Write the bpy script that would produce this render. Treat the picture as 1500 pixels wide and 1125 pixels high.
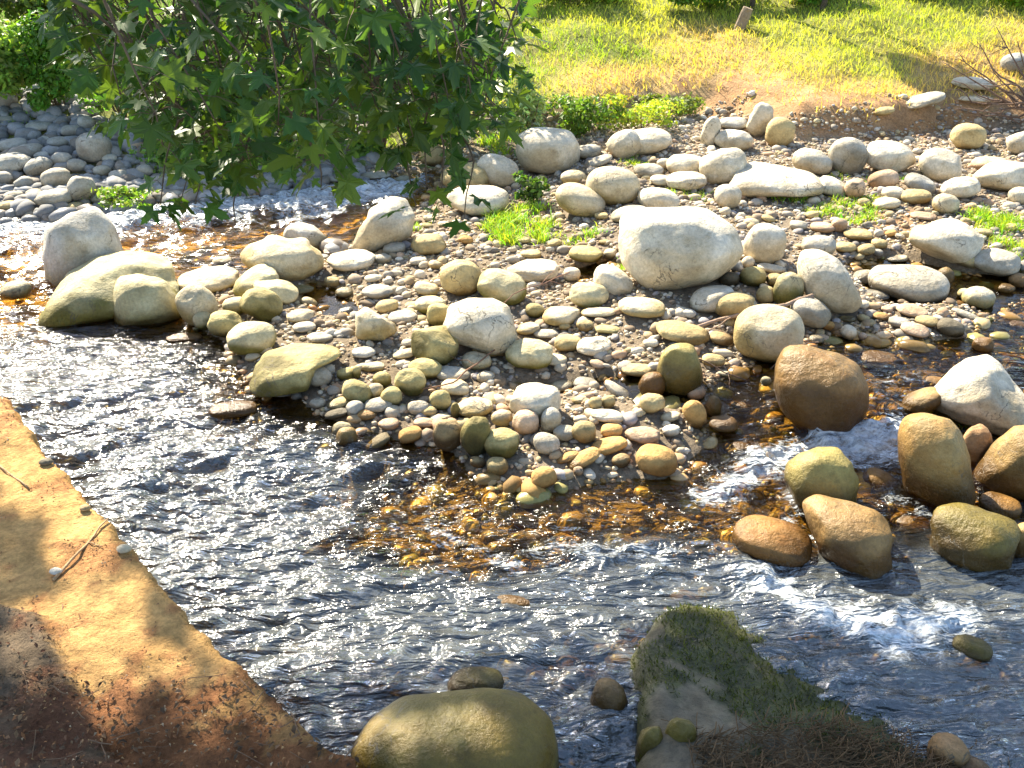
import bpy, bmesh, math, random
import numpy as np
from mathutils import Vector

for o in list(bpy.data.objects): bpy.data.objects.remove(o)
SC = bpy.context.scene
COL = SC.collection
R = math.radians
rng = np.random.default_rng(7)
random.seed(7)

# ------------------------------------------------------------------ camera, sky, sun
F = 1440.0; PITCH = R(30); CAM = np.array([0.0, 0.0, 3.5])
cd = bpy.data.cameras.new('camera'); cam = bpy.data.objects.new('camera', cd); COL.objects.link(cam)
cam.location = CAM; cam.rotation_euler = (R(90) - PITCH, 0, 0)
cd.sensor_width = 36; cd.lens = 36 * F / 1500; cd.clip_start = 0.05; cd.clip_end = 500
SC.camera = cam
SUN_EL, SUN_AZ = R(36), R(-30)
W = bpy.data.worlds.new("World"); SC.world = W; W.use_nodes = True
wn = W.node_tree.nodes; bg = wn['Background']
sky = wn.new('ShaderNodeTexSky'); sky.sky_type = 'NISHITA'; sky.sun_disc = False
sky.sun_elevation = SUN_EL; sky.sun_rotation = SUN_AZ
W.node_tree.links.new(sky.outputs[0], bg.inputs[0]); bg.inputs[1].default_value = 0.10
sl = bpy.data.lights.new('sun', 'SUN'); sl.energy = 5.0; sl.angle = R(0.6); sl.color = (1.0, 0.90, 0.72)
so = bpy.data.objects.new('sun', sl); COL.objects.link(so)
SD = np.array([math.sin(SUN_AZ) * math.cos(SUN_EL), math.cos(SUN_AZ) * math.cos(SUN_EL), math.sin(SUN_EL)])
so.rotation_euler = Vector(-SD).to_track_quat('-Z', 'Y').to_euler()
SC.view_settings.view_transform = 'Standard'; SC.view_settings.look = 'None'
SC.view_settings.exposure = 1.9; SC.view_settings.gamma = 1

# ------------------------------------------------------------------ maths
FW = np.array([0, math.cos(PITCH), -math.sin(PITCH)]); UP = np.array([0, math.sin(PITCH), math.cos(PITCH)]); RT = np.array([1.0, 0, 0])
def ray(px, py): return FW + RT * (px - 750) / F + UP * (562.5 - py) / F
def P(px, py, z=0.0):
    d = ray(px, py); t = (z - CAM[2]) / d[2]; return CAM + d * t
def PD(px, py, depth): return CAM + ray(px, py) * depth
def proj(p):
    q = np.asarray(p) - CAM; f = q @ FW
    return 750 + F * (q @ RT) / f, 562.5 - F * (q @ UP) / f, f
def sm(x, a=0.0, b=1.0):
    t = np.clip((x - a) / (b - a), 0, 1); return t * t * (3 - 2 * t)
def _h(ix, iy, iz, s):
    n = (ix.astype(np.int64) * 374761393 + iy.astype(np.int64) * 668265263 + iz.astype(np.int64) * 2147483647 + s * 974634777) & 0xffffffff
    n = ((n ^ (n >> 13)) * 1274126177) & 0xffffffff
    n = ((n ^ (n >> 16)) * 2246822519) & 0xffffffff
    return ((n ^ (n >> 15)) & 0xffffff) / float(0xffffff)
def noise(x, y, z=0.0, s=0):
    x, y, z = np.broadcast_arrays(np.asarray(x, float), np.asarray(y, float), np.asarray(z, float))
    ix, iy, iz = np.floor(x), np.floor(y), np.floor(z); fx, fy, fz = x - ix, y - iy, z - iz
    fx, fy, fz = [t * t * t * (t * (6 * t - 15) + 10) for t in (fx, fy, fz)]
    r = 0
    for dx in (0, 1):
        for dy in (0, 1):
            for dz in (0, 1):
                w = (fx if dx else 1 - fx) * (fy if dy else 1 - fy) * (fz if dz else 1 - fz)
                r = r + w * _h(ix + dx, iy + dy, iz + dz, s)
    return r * 2 - 1
def fbm(x, y, z=0.0, o=4, s=0):
    r = 0; a = 0.5
    for i in range(o):
        r = r + a * noise(x * 2 ** i + 7.3 * i, np.asarray(y) * 2 ** i + 3.1 * i, np.asarray(z) * 2 ** i, s + i); a *= 0.5
    return r
def sdpoly(x, y, poly):          # positive inside
    poly = np.asarray(poly)[:, :2]; d = np.full(x.shape, 1e9); ins = np.zeros(x.shape, bool)
    n = len(poly)
    for i in range(n):
        ax, ay = poly[i]; bx, by = poly[(i + 1) % n]
        ex, ey = bx - ax, by - ay; wx, wy = x - ax, y - ay
        t = np.clip((wx * ex + wy * ey) / (ex * ex + ey * ey + 1e-12), 0, 1)
        d = np.minimum(d, (wx - ex * t) ** 2 + (wy - ey * t) ** 2)
        c = ((ay > y) != (by > y)) & (x < (bx - ax) * (y - ay) / ((by - ay) if by != ay else 1e-12) + ax)
        ins ^= c
    return np.where(ins, 1, -1) * np.sqrt(d)
def dline(x, y, pts):
    d = np.full(np.shape(x), 1e9)
    for (ax, ay), (bx, by) in zip(pts[:-1], pts[1:]):
        ex, ey = bx - ax, by - ay; wx, wy = x - ax, y - ay
        t = np.clip((wx * ex + wy * ey) / (ex * ex + ey * ey + 1e-12), 0, 1)
        d = np.minimum(d, (wx - ex * t) ** 2 + (wy - ey * t) ** 2)
    return np.sqrt(d)
def PP(lst): return [P(*a)[:2] for a in lst]

# ------------------------------------------------------------------ mesh helpers
def link(name, me, parent=None, mat=None, loc=None):
    o = bpy.data.objects.new(name, me); COL.objects.link(o)
    if mat is not None and me is not None: me.materials.append(mat)
    if parent is not None: o.parent = parent
    if loc is not None: o.location = loc
    return o
def mesh(name, V, Fc, smooth=True, cols=None, extra=None):
    """V (n,3); Fc list of arrays (m,k) or one array"""
    if isinstance(Fc, np.ndarray): Fc = [Fc]
    Fc = [f for f in Fc if len(f)]
    me = bpy.data.meshes.new(name)
    V = np.asarray(V, np.float32); me.vertices.add(len(V)); me.vertices.foreach_set('co', V.ravel())
    lv = np.concatenate([f.ravel() for f in Fc]).astype(np.int32)
    lt = np.concatenate([np.full(len(f), f.shape[1], np.int32) for f in Fc])
    ls = np.concatenate([[0], np.cumsum(lt)[:-1]]).astype(np.int32)
    me.loops.add(len(lv)); me.loops.foreach_set('vertex_index', lv)
    me.polygons.add(len(lt)); me.polygons.foreach_set('loop_start', ls); me.polygons.foreach_set('loop_total', lt)
    me.polygons.foreach_set('use_smooth', np.full(len(lt), smooth, bool))
    me.update(calc_edges=True)
    if cols is not None:
        a = me.attributes.new('col', 'FLOAT_COLOR', 'POINT')
        c = np.ones((len(V), 4), np.float32); c[:, :3] = cols; a.data.foreach_set('color', c.ravel())
    for k, v in (extra or {}).items():
        a = me.attributes.new(k, 'FLOAT', 'POINT'); a.data.foreach_set('value', np.asarray(v, np.float32))
    return me
def tag(o, label=None, cat=None, group=None, kind=None):
    if label: o['label'] = label
    if cat: o['category'] = cat
    if group: o['group'] = group
    if kind: o['kind'] = kind
    return o
def empty(name, loc):
    o = bpy.data.objects.new(name, None); COL.objects.link(o); o.location = loc; o.empty_display_size = 0.1; return o
def ico(n):
    bm = bmesh.new(); bmesh.ops.create_icosphere(bm, subdivisions=n, radius=1)
    V = np.array([v.co[:] for v in bm.verts]); Fa = np.array([[v.index for v in f.verts] for f in bm.faces]); bm.free(); return V, Fa
ICO = {n: ico(n) for n in (1, 2, 3, 4, 5, 6)}
class Tubes:
    def __init__(s): s.V = []; s.F = []; s.n = 0
    def add(s, pts, r, k=6):
        pts = np.asarray(pts, float); r = np.broadcast_to(r, (len(pts),)); m = len(pts)
        T = np.gradient(pts, axis=0); T /= np.linalg.norm(T, axis=1)[:, None] + 1e-9
        ref = np.array([0, 0, 1.0]) if abs(T[0, 2]) < 0.9 else np.array([1.0, 0, 0])
        A = np.cross(T, ref); A /= np.linalg.norm(A, axis=1)[:, None] + 1e-9; B = np.cross(T, A)
        th = np.linspace(0, 2 * math.pi, k, endpoint=False)
        V = pts[:, None] + r[:, None, None] * (np.cos(th)[None, :, None] * A[:, None] + np.sin(th)[None, :, None] * B[:, None])
        s.V.append(V.reshape(-1, 3))
        i = np.arange(m - 1)[:, None] * k; j = np.arange(k)[None]; j2 = (j + 1) % k
        s.F.append((np.stack([i + j, i + j2, i + k + j2, i + k + j], -1).reshape(-1, 4)) + s.n)
        s.V.append(pts[[0, -1]]); a = s.n + m * k
        jj = np.arange(k)
        s.F.append(np.stack([jj[(jj + 1) % k] + s.n, jj + s.n, np.full(k, a), np.full(k, a)], -1))
        s.F.append(np.stack([(m - 1) * k + jj + s.n, (m - 1) * k + (jj + 1) % k + s.n, np.full(k, a + 1), np.full(k, a + 1)], -1))
        s.n += m * k + 2
    def mesh(s, name):
        V = np.concatenate(s.V); Fq = np.concatenate(s.F); tri = Fq[:, 2] == Fq[:, 3]
        return mesh(name, V, [Fq[~tri], Fq[tri][:, :3]])
def wob(a, b, n, amp, sag=0.0, seed=0):
    a, b = np.asarray(a, float), np.asarray(b, float); t = np.linspace(0, 1, n)
    p = a + (b - a) * t[:, None]
    for k in range(3): p[:, k] += amp * np.sin(math.pi * t) * noise(t * 3.1 + seed, seed * 1.7 + k * 9.1, 0.5)
    p[:, 2] -= sag * np.sin(math.pi * t)
    return p

# ------------------------------------------------------------------ materials
def mat(name):
    m = bpy.data.materials.new(name); m.use_nodes = True; nt = m.node_tree
    return m, nt, nt.nodes, nt.links, nt.nodes['Principled BSDF']
def nd(nt, t, **kw):
    n = nt.nodes.new(t)
    for k, v in kw.items(): setattr(n, k, v)
    return n
def noisen(nt, scale, detail=4, rough=0.6, coord=None, w=None):
    n = nd(nt, 'ShaderNodeTexNoise'); n.inputs['Scale'].default_value = scale; n.inputs['Detail'].default_value = detail
    n.inputs['Roughness'].default_value = rough
    if coord is not None: nt.links.new(coord, n.inputs['Vector'])
    return n
def ramp(nt, src, a, b, ca=(0, 0, 0, 1), cb=(1, 1, 1, 1)):
    r = nd(nt, 'ShaderNodeValToRGB'); r.color_ramp.elements[0].position = a; r.color_ramp.elements[1].position = b
    r.color_ramp.elements[0].color = ca; r.color_ramp.elements[1].color = cb; nt.links.new(src, r.inputs[0]); return r
def mixc(nt, fac, a, b, mode='MIX'):
    m = nd(nt, 'ShaderNodeMix', data_type='RGBA', blend_type=mode)
    for s, v in ((m.inputs[0], fac), (m.inputs[6], a), (m.inputs[7], b)):
        if hasattr(v, 'is_output'): nt.links.new(v, s)
        else: s.default_value = v
    return m.outputs[2]
def colmat(name, rough=0.8, fine=60, amp=0.5, bumps=((40, 0.5, 0.01),), wet=False, spec=0.3):
    m, nt, N, L, B = mat(name)
    at = nd(nt, 'ShaderNodeAttribute', attribute_name='col'); g = nd(nt, 'ShaderNodeNewGeometry')
    n1 = noisen(nt, fine, 5, 0.7, g.outputs['Position'])
    r1 = ramp(nt, n1.outputs['Fac'], 0.25, 0.75, (1 - amp, 1 - amp, 1 - amp, 1), (1 + amp * 0.4,) * 3 + (1,))
    c = mixc(nt, 1.0, at.outputs['Color'], r1.outputs['Color'], 'MULTIPLY')
    n3 = noisen(nt, fine * 0.12, 4, 0.6, g.outputs['Position'])
    r3 = ramp(nt, n3.outputs['Fac'], 0.3, 0.7, (0.78, 0.74, 0.66, 1), (1.08, 1.08, 1.08, 1))
    c = mixc(nt, 1.0, c, r3.outputs['Color'], 'MULTIPLY')
    if name == 'river_stone':                      # fine cracks, veins and grey silt stains in the rock itself
        oi = nd(nt, 'ShaderNodeObjectInfo'); va = nd(nt, 'ShaderNodeVectorMath', operation='ADD'); L.new(g.outputs['Position'], va.inputs[0])
        vs = nd(nt, 'ShaderNodeVectorMath', operation='SCALE'); vs.inputs[0].default_value = (31, 17, 23); L.new(oi.outputs['Random'], vs.inputs['Scale']); L.new(vs.outputs[0], va.inputs[1])
        cn = noisen(nt, 3.2, 5, 0.55, va.outputs[0]); cn.inputs['Distortion'].default_value = 0.6
        s1 = nd(nt, 'ShaderNodeMath', operation='SUBTRACT'); L.new(cn.outputs['Fac'], s1.inputs[0]); s1.inputs[1].default_value = 0.5
        s2 = nd(nt, 'ShaderNodeMath', operation='ABSOLUTE'); L.new(s1.outputs[0], s2.inputs[0])
        cr = ramp(nt, s2.outputs[0], 0.0, 0.009, (1, 1, 1, 1), (0, 0, 0, 1))
        cm = noisen(nt, 2.3, 2, 0.5, va.outputs[0]); cmr = ramp(nt, cm.outputs['Fac'], 0.52, 0.60)
        ck = nd(nt, 'ShaderNodeMath', operation='MULTIPLY'); L.new(cr.outputs[0], ck.inputs[0]); L.new(cmr.outputs[0], ck.inputs[1])
        c = mixc(nt, ck.outputs[0], c, (.10, .085, .06, 1))
        st = noisen(nt, 9, 6, 0.75, va.outputs[0]); sr = ramp(nt, st.outputs['Fac'], 0.56, 0.66, (0, 0, 0, 1), (.55, .55, .55, 1)); c = mixc(nt, sr.outputs[0], c, mixc(nt, 1.0, c, (.55, .52, .44, 1), 'MULTIPLY'))
        sp = noisen(nt, 130, 3, 0.8, va.outputs[0]); s3 = ramp(nt, sp.outputs['Fac'], 0.60, 0.68, (0, 0, 0, 1), (.6, .6, .6, 1)); c = mixc(nt, s3.outputs[0], c, mixc(nt, 1.0, c, (.45, .42, .38, 1), 'MULTIPLY'))
    L.new(c, B.inputs['Base Color'])
    B.inputs['Specular IOR Level'].default_value = spec
    if wet:
        aw = nd(nt, 'ShaderNodeAttribute', attribute_name='wet')
        rr = nd(nt, 'ShaderNodeMapRange'); L.new(aw.outputs['Fac'], rr.inputs[0]); rr.inputs[3].default_value = rough; rr.inputs[4].default_value = 0.28
        L.new(rr.outputs[0], B.inputs['Roughness'])
    else: B.inputs['Roughness'].default_value = rough
    prev = None
    for sc_, st, di in bumps:
        nb = noisen(nt, sc_, 6, 0.65, g.outputs['Position'])
        bp = nd(nt, 'ShaderNodeBump'); bp.inputs['Strength'].default_value = st; bp.inputs['Distance'].default_value = di
        L.new(nb.outputs['Fac'], bp.inputs['Height'])
        if prev: L.new(prev, bp.inputs['Normal'])
        prev = bp.outputs[0]
    if prev: L.new(prev, B.inputs['Normal'])
    return m
M_stone = colmat('river_stone', 0.8, 45, 0.33, ((14, 0.7, 0.03), (90, 0.5, 0.006)), wet=True)
M_gravel = colmat('gravel_stone', 0.85, 80, 0.3, ((90, 0.4, 0.004),), wet=True)
M_ground = colmat('ground_earth', 0.95, 38, 0.55, ((30, 0.9, 0.03), (140, 0.9, 0.01)), wet=True, spec=0.2)
M_ledge = colmat('sandy_concrete', 0.9, 34, 0.5, ((16, 0.9, 0.04), (90, 0.9, 0.012)), spec=0.2)
M_bark = colmat('bark', 0.9, 30, 0.4, ((25, 0.9, 0.02),))
def leafmat(name, tr=0.5, rough=0.5):
    m, nt, N, L, B = mat(name)
    at = nd(nt, 'ShaderNodeAttribute', attribute_name='col')
    B.inputs['Roughness'].default_value = rough; B.inputs['Specular IOR Level'].default_value = 0.35
    L.new(at.outputs['Color'], B.inputs['Base Color'])
    t = nd(nt, 'ShaderNodeBsdfTranslucent')
    c2 = mixc(nt, 1.0, at.outputs['Color'], (1.6, 1.7, 0.55, 1), 'MULTIPLY'); L.new(c2, t.inputs[0])
    mx = nd(nt, 'ShaderNodeMixShader'); mx.inputs[0].default_value = tr
    L.new(B.outputs[0], mx.inputs[1]); L.new(t.outputs[0], mx.inputs[2]); L.new(mx.outputs[0], N['Material Output'].inputs[0])
    return m
M_leaf = leafmat('plane_leaf', 0.35, 0.45)
M_grass = leafmat('grass_blade', 0.35, 0.6)
M_shrub = leafmat('shrub_leaf', 0.35, 0.55)
def simplecol(me, c):
    a = me.attributes.new('col', 'FLOAT_COLOR', 'POINT'); n = len(me.vertices)
    cc = np.ones((n, 4), np.float32); cc[:, :3] = c; a.data.foreach_set('color', cc.ravel()); return me

def water_material():
    m, nt, N, L, B = mat('stream_water'); N.remove(B)
    g = nd(nt, 'ShaderNodeNewGeometry')
    mp = nd(nt, 'ShaderNodeMapping'); mp.inputs['Scale'].default_value = (0.55, 1.7, 1); mp.inputs['Rotation'].default_value = (0, 0, R(-12)); L.new(g.outputs['Position'], mp.inputs[0])
    mp.vector_type = 'TEXTURE' if False else 'POINT'
    n1 = noisen(nt, 5.5, 3, 0.5, mp.outputs[0]); n1.inputs['Distortion'].default_value = 0.8
    n2 = noisen(nt, 20, 3, 0.5, mp.outputs[0]); n2.inputs['Distortion'].default_value = 0.6
    ch = nd(nt, 'ShaderNodeAttribute', attribute_name='chop')
    b1 = nd(nt, 'ShaderNodeBump'); b1.inputs['Distance'].default_value = 0.28; L.new(n1.outputs['Fac'], b1.inputs['Height']); L.new(ch.outputs['Fac'], b1.inputs['Strength'])
    b2 = nd(nt, 'ShaderNodeBump'); b2.inputs['Distance'].default_value = 0.03; L.new(n2.outputs['Fac'], b2.inputs['Height']); L.new(ch.outputs['Fac'], b2.inputs['Strength']); L.new(b1.outputs[0], b2.inputs['Normal'])
    fr = nd(nt, 'ShaderNodeFresnel'); fr.inputs['IOR'].default_value = 1.9; L.new(b2.outputs[0], fr.inputs['Normal'])
    gl = nd(nt, 'ShaderNodeBsdfGlossy'); gl.inputs['Roughness'].default_value = 0.13; L.new(b2.outputs[0], gl.inputs['Normal'])
    tr = nd(nt, 'ShaderNodeBsdfTransparent'); dp_ = nd(nt, 'ShaderNodeAttribute', attribute_name='depth'); tc = mixc(nt, dp_.outputs['Fac'], (.95, .81, .43, 1), (.36, .33, .24, 1)); L.new(tc, tr.inputs[0]); ir = nd(nt, 'ShaderNodeMapRange'); L.new(dp_.outputs['Fac'], ir.inputs[0]); ir.inputs[2].default_value = 0.6; ir.inputs[3].default_value = 1.36; ir.inputs[4].default_value = 1.95; L.new(ir.outputs[0], fr.inputs['IOR'])
    mx = nd(nt, 'ShaderNodeMixShader'); L.new(fr.outputs[0], mx.inputs[0]); am_ = nd(nt, 'ShaderNodeMath', operation='MULTIPLY'); L.new(dp_.outputs['Fac'], am_.inputs[0]); am_.inputs[1].default_value = 0.21
    trough_fill = nd(nt, 'ShaderNodeBsdfDiffuse'); trough_fill.inputs[0].default_value = (.38, .42, .43, 1); L.new(b2.outputs[0], trough_fill.inputs['Normal'])     # pale scatter added to lift dark wave troughs, standing in for silvery glare
    mb = nd(nt, 'ShaderNodeMixShader'); L.new(am_.outputs[0], mb.inputs[0]); L.new(tr.outputs[0], mb.inputs[1]); L.new(trough_fill.outputs[0], mb.inputs[2])
    L.new(mb.outputs[0], mx.inputs[1]); L.new(gl.outputs[0], mx.inputs[2])
    fo = nd(nt, 'ShaderNodeAttribute', attribute_name='foam_glint')
    mp2 = nd(nt, 'ShaderNodeMapping'); mp2.inputs['Scale'].default_value = (1, 1.9, 1); mp2.inputs['Rotation'].default_value = (0, 0, R(15)); L.new(g.outputs['Position'], mp2.inputs[0])
    fn = noisen(nt, 26, 6, 0.72, mp2.outputs[0]); fn.inputs['Distortion'].default_value = 1.2
    fn2 = noisen(nt, 6.5, 3, 0.6, mp2.outputs[0]); fn2.inputs['Distortion'].default_value = 1.5
    m5 = nd(nt, 'ShaderNodeMath', operation='MULTIPLY_ADD'); L.new(fn2.outputs['Fac'], m5.inputs[0]); m5.inputs[1].default_value = 0.9; m5.inputs[2].default_value = -0.47
    a5 = nd(nt, 'ShaderNodeMath', operation='ADD'); L.new(m5.outputs[0], a5.inputs[0]); L.new(fn.outputs['Fac'], a5.inputs[1])
    ad = nd(nt, 'ShaderNodeMath', operation='ADD'); L.new(fo.outputs['Fac'], ad.inputs[0]); L.new(a5.outputs[0], ad.inputs[1])
    rr = ramp(nt, ad.outputs[0], 0.92, 1.0); rr.color_ramp.elements[1].position = 1.0
    mr = nd(nt, 'ShaderNodeMapRange'); L.new(ad.outputs[0], mr.inputs[0]); mr.inputs[1].default_value = 0.86; mr.inputs[2].default_value = 1.30; mr.inputs[4].default_value = 0.82
    df = nd(nt, 'ShaderNodeBsdfDiffuse'); df.inputs[0].default_value = (0.72, 0.78, 0.82, 1); L.new(b2.outputs[0], df.inputs['Normal'])
    mf = nd(nt, 'ShaderNodeMixShader'); L.new(mr.outputs[0], mf.inputs[0]); L.new(mx.outputs[0], mf.inputs[1]); L.new(df.outputs[0], mf.inputs[2])
    L.new(mf.outputs[0], N['Material Output'].inputs[0])
    return m
M_water = water_material()

# ------------------------------------------------------------------ terrain functions
MAINW = PP([(-900, 330), (-300, 325), (0, 316), (60, 320), (150, 307), (300, 291), (450, 272), (560, 259), (640, 250), (655, 262), (625, 292), (600, 318), (560, 350), (500, 368),
    (465, 385), (400, 398), (340, 402), (270, 425), (270, 468), (335, 505), (372, 572), (440, 585), (480, 612), (560, 632), (650, 655), (680, 688), (740, 705), (790, 718),
    (850, 704), (930, 700), (975, 705), (1010, 665, .04), (1040, 640, .08), (1022, 612, .11), (1035, 560, .13), (1090, 540, .13), (1150, 515, .13), (1260, 480, .13), (1330, 500, .13), (1420, 490, .13), (1500, 440, .13),
    (1700, 400, .13), (2600, 380, .13)]) + [np.array([14, 4]), np.array([14, -6]), np.array([-14, -6])]
POOLS = [PP(q) for q in ([(825, 385, .1), (900, 378, .1), (912, 400, .1), (850, 412, .1)],
    [(450, 412), (505, 422), (538, 452), (522, 472), (470, 466), (438, 440)],
    [(735, 548, .1), (800, 542, .1), (880, 538, .13), (960, 545, .13), (1040, 560, .13), (1030, 600, .13), (930, 585, .12), (870, 562, .1), (800, 566, .1)],
    [(1235, 385, .13), (1300, 375, .13), (1420, 400, .13), (1500, 403, .13), (1700, 415, .13), (1700, 470, .13), (1500, 470, .13), (1400, 450, .13), (1300, 448, .13), (1262, 430, .13)])]
BANK = PP([(-900, 300), (0, 285), (250, 275), (560, 240), (650, 225), (740, 185, .25), (860, 190, .25), (960, 168, .25), (1020, 165, .25), (1160, 205, .25), (1300, 205, .25), (1400, 190, .25), (1500, 195, .25), (2300, 190, .25)]) + [np.array([60, 70]), np.array([-60, 70])]
SLAB = PP([(918, 940, .12), (948, 905, .08), (990, 868, .03), (1090, 872), (1200, 925), (1330, 985), (1500, 1060), (1700, 1160), (1650, 1400), (900, 1400), (925, 1180, .1), (938, 1090, .1), (945, 1030, .12)])
LEDGE = PP([(-700, -200, .45), (-160, 360, .45), (0, 568, .45), (100, 690, .45), (180, 782, .45), (265, 888, .45), (330, 950, .45), (430, 1035, .45), (520, 1112, .45), (640, 1260, .45), (700, 1500, .45), (-900, 1500, .45)])
def level(x, y):
    return 0.13 * sm(y, 5.0, 5.9) * sm(x, 0.2, 1.1)
def sdwater(x, y):
    d = sdpoly(x, y, MAINW); p = np.full(np.shape(x), -9.0)
    for q in POOLS: p = np.maximum(p, sdpoly(x, y, q))
    w = 0.10 * fbm(x * 2.2, y * 2.2, 0, 3, 11)
    return d + w, p + 0.6 * w
def riffle(x, y):
    a = P(840, 745); b = P(640, 790); n = .5 * fbm(x * 1.6, y * 2.6, 0, 3, 131)
    c = P(1290, 700, .06)
    return np.clip(.9 * sm(1.1 - np.hypot((x - c[0]) / 1.5, (y - c[1]) / .8) + .6 * n, 0, .7) + sm(1.15 - np.hypot((x - a[0]) / 1.5, (y - a[1]) / .55) + n, 0, .8) + .8 * sm(1 - np.hypot((x - b[0]) / .8, (y - b[1]) / .4) + n, 0, .8), 0, 1)
def terrain(x, y):
    x = np.asarray(x, float); y = np.asarray(y, float)
    dm, dp = sdwater(x, y); L = level(x, y)
    shallow = sm(x, 0.9, 2.2) * sm(y, 4.0, 5.2)
    back = sm(-x, -1.2, 0.2) * sm(y, 6.5, 7.3)
    deep = 0.46 * (1 - shallow * 0.68) * (1 - 0.72 * back) * (1 - .72 * riffle(x, y))
    hm = np.where(dm > 0, -deep * (1 - np.exp(-np.maximum(dm, 0) / 0.45)), 0.15 * (1 - np.exp(np.minimum(dm, 0) / 0.9)))
    hp = np.where(dp > 0, -0.06 * (1 - np.exp(-np.maximum(dp, 0) / 0.12)), 0.09 * (1 - np.exp(np.minimum(dp, 0) / 0.35)))
    h = np.where(dm > 0, hm, np.minimum(hm, 0.02 + hp)) + 0.012
    h = np.where((dm <= 0) & (dp > 0), hp, h)
    h = h + L + 0.03 * fbm(x * 1.7, y * 1.7, 0, 4, 3) * (dm < 0.3) + 0.012 * fbm(x * 9, y * 9, 0, 3, 5)
    b = sdpoly(x, y, BANK) + 0.35 * fbm(x * 0.8, y * 0.8, 0, 3, 21)
    bp = np.maximum(b, 0)
    right = sm(x, -1.2, 0.5)
    rise = right * (0.22 * sm(bp, 0, 0.55) + 0.17 * bp) + (1 - right) * (0.20 * bp)
    rise = np.where(rise > 3.2, 3.2 + (rise - 3.2) * 0.3, rise)
    h = h + rise + 0.10 * fbm(x * 0.9, y * 0.9, 0, 4, 31) * sm(b, 0.2, 2)
    return h
def bankd(x, y): return sdpoly(np.asarray(x, float), np.asarray(y, float), BANK)
_tx = np.arange(-16, 18, .04); _ty = np.arange(-1, 27, .04); _TG = terrain(*np.meshgrid(_tx, _ty))
def T1(x, y):
    i = (x + 16) / .04; j = (y + 1) / .04
    if not (0 <= i < len(_tx) - 1 and 0 <= j < len(_ty) - 1): return float(terrain(np.array([x]), np.array([y]))[0])
    a, b = int(i), int(j); u, v = i - a, j - b
    return float((_TG[b, a] * (1 - u) + _TG[b, a + 1] * u) * (1 - v) + (_TG[b + 1, a] * (1 - u) + _TG[b + 1, a + 1] * u) * v)
def _s1(x, a, b):
    t = min(max((x - a) / (b - a), 0), 1); return t * t * (3 - 2 * t)
def L1(x, y): return 0.13 * _s1(y, 5.0, 5.9) * _s1(x, 0.2, 1.1)
def hit(px, py, off=0.0, water=False):
    """point on the ground (or on the stream surface) under a photo pixel"""
    z = 0.1
    for i in range(14):
        p = P(px, py, z) if ray(px, py)[2] < -0.02 else PD(px, py, 30)
        zt = T1(p[0], p[1]) if not water else max(T1(p[0], p[1]), L1(p[0], p[1]))
        z = 0.5 * z + 0.5 * (zt + off)
    return np.array([p[0], p[1], z])

# ------------------------------------------------------------------ the ground sheet
def axis(segs):
    out = []
    for a, b, s in segs: out.append(np.arange(a, b - 1e-6, s))
    return np.concatenate(out + [[segs[-1][1]]])
gx = axis([(-90, -20, 5), (-20, -9, 0.5), (-9, -6, 0.15), (-6, 8, 0.05), (8, 11, 0.15), (11, 20, 0.5), (20, 90, 5)])
gy = axis([(-20, -2, 2), (-2, 2, 0.3), (2, 13, 0.05), (13, 19, 0.1), (19, 30, 0.5), (30, 150, 6)])
X, Y = np.meshgrid(gx, gy); Z = terrain(X, Y)
nx, ny = len(gx), len(gy)
idx = np.arange(nx * ny).reshape(ny, nx)
quads = np.stack([idx[:-1, :-1], idx[:-1, 1:], idx[1:, 1:], idx[1:, :-1]], -1).reshape(-1, 4)
def C(*a): return np.array(a, float)
def dirtzone(X, Y):
    """1 where bare reddish soil / dry litter shows on the bank foot"""
    b = bankd(X, Y)
    n = fbm(X * 1.3, Y * 1.3, 0, 4, 41)
    return sm(0.8 - np.abs(b - 0.35) / 0.7 + n * 1.6, 0.25, 0.9) * sm(X, 0.8, 2.0)
def dryness(X, Y):
    b = bankd(X, Y); n = fbm(X * 0.7 + 9, Y * 0.7, 0, 4, 51)
    return np.clip(sm(3.2 - b + n * 3.0, 0, 3) * sm(X, -0.6, 1.4), 0, 1)
def ground_colour(X, Y, Z):
    dm, dp = sdwater(X, Y); b = bankd(X, Y); n = fbm(X * 3, Y * 3, 0, 4, 61)[..., None]; L = level(X, Y)
    c = C(.31, .25, .18) + n * C(.10, .08, .06)                                            # gravelly silt
    under = sm(L + 0.01 - Z, -0.02, 0.05)[..., None]
    bed = C(.26, .165, .055) + n * C(.14, .09, .035)
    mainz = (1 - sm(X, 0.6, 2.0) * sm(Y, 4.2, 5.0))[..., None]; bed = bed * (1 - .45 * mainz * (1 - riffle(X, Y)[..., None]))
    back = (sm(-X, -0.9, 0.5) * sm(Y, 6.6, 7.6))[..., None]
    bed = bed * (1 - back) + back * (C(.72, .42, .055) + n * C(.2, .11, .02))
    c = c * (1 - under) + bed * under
    g = sm(b + 0.5 * n[..., 0], -0.1, 0.6)[..., None]
    dr = dryness(X, Y)[..., None]
    soil = (C(.24, .26, .06) * (1 - dr) + C(.54, .38, .16) * dr) * (1 + 0.4 * n)
    c = c * (1 - g) + soil * g
    dz = dirtzone(X, Y)[..., None]
    c = c * (1 - dz) + dz * (C(.50, .30, .15) * (1 + 0.5 * n))
    sp = P(1315, 345, .13)
    q = sm(0.55 - np.hypot((X - sp[0]) * .8, (Y - sp[1])) + 0.3 * n[..., 0], 0, .3)[..., None]
    c = c * (1 - q) + q * C(.42, .26, .14)
    return np.clip(c, 0.01, 1)
gc = ground_colour(X, Y, Z)
wetg = sm(level(X, Y) + 0.035 - Z, 0, 0.05)
Vg = np.stack([X, Y, Z], -1).reshape(-1, 3)
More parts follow.
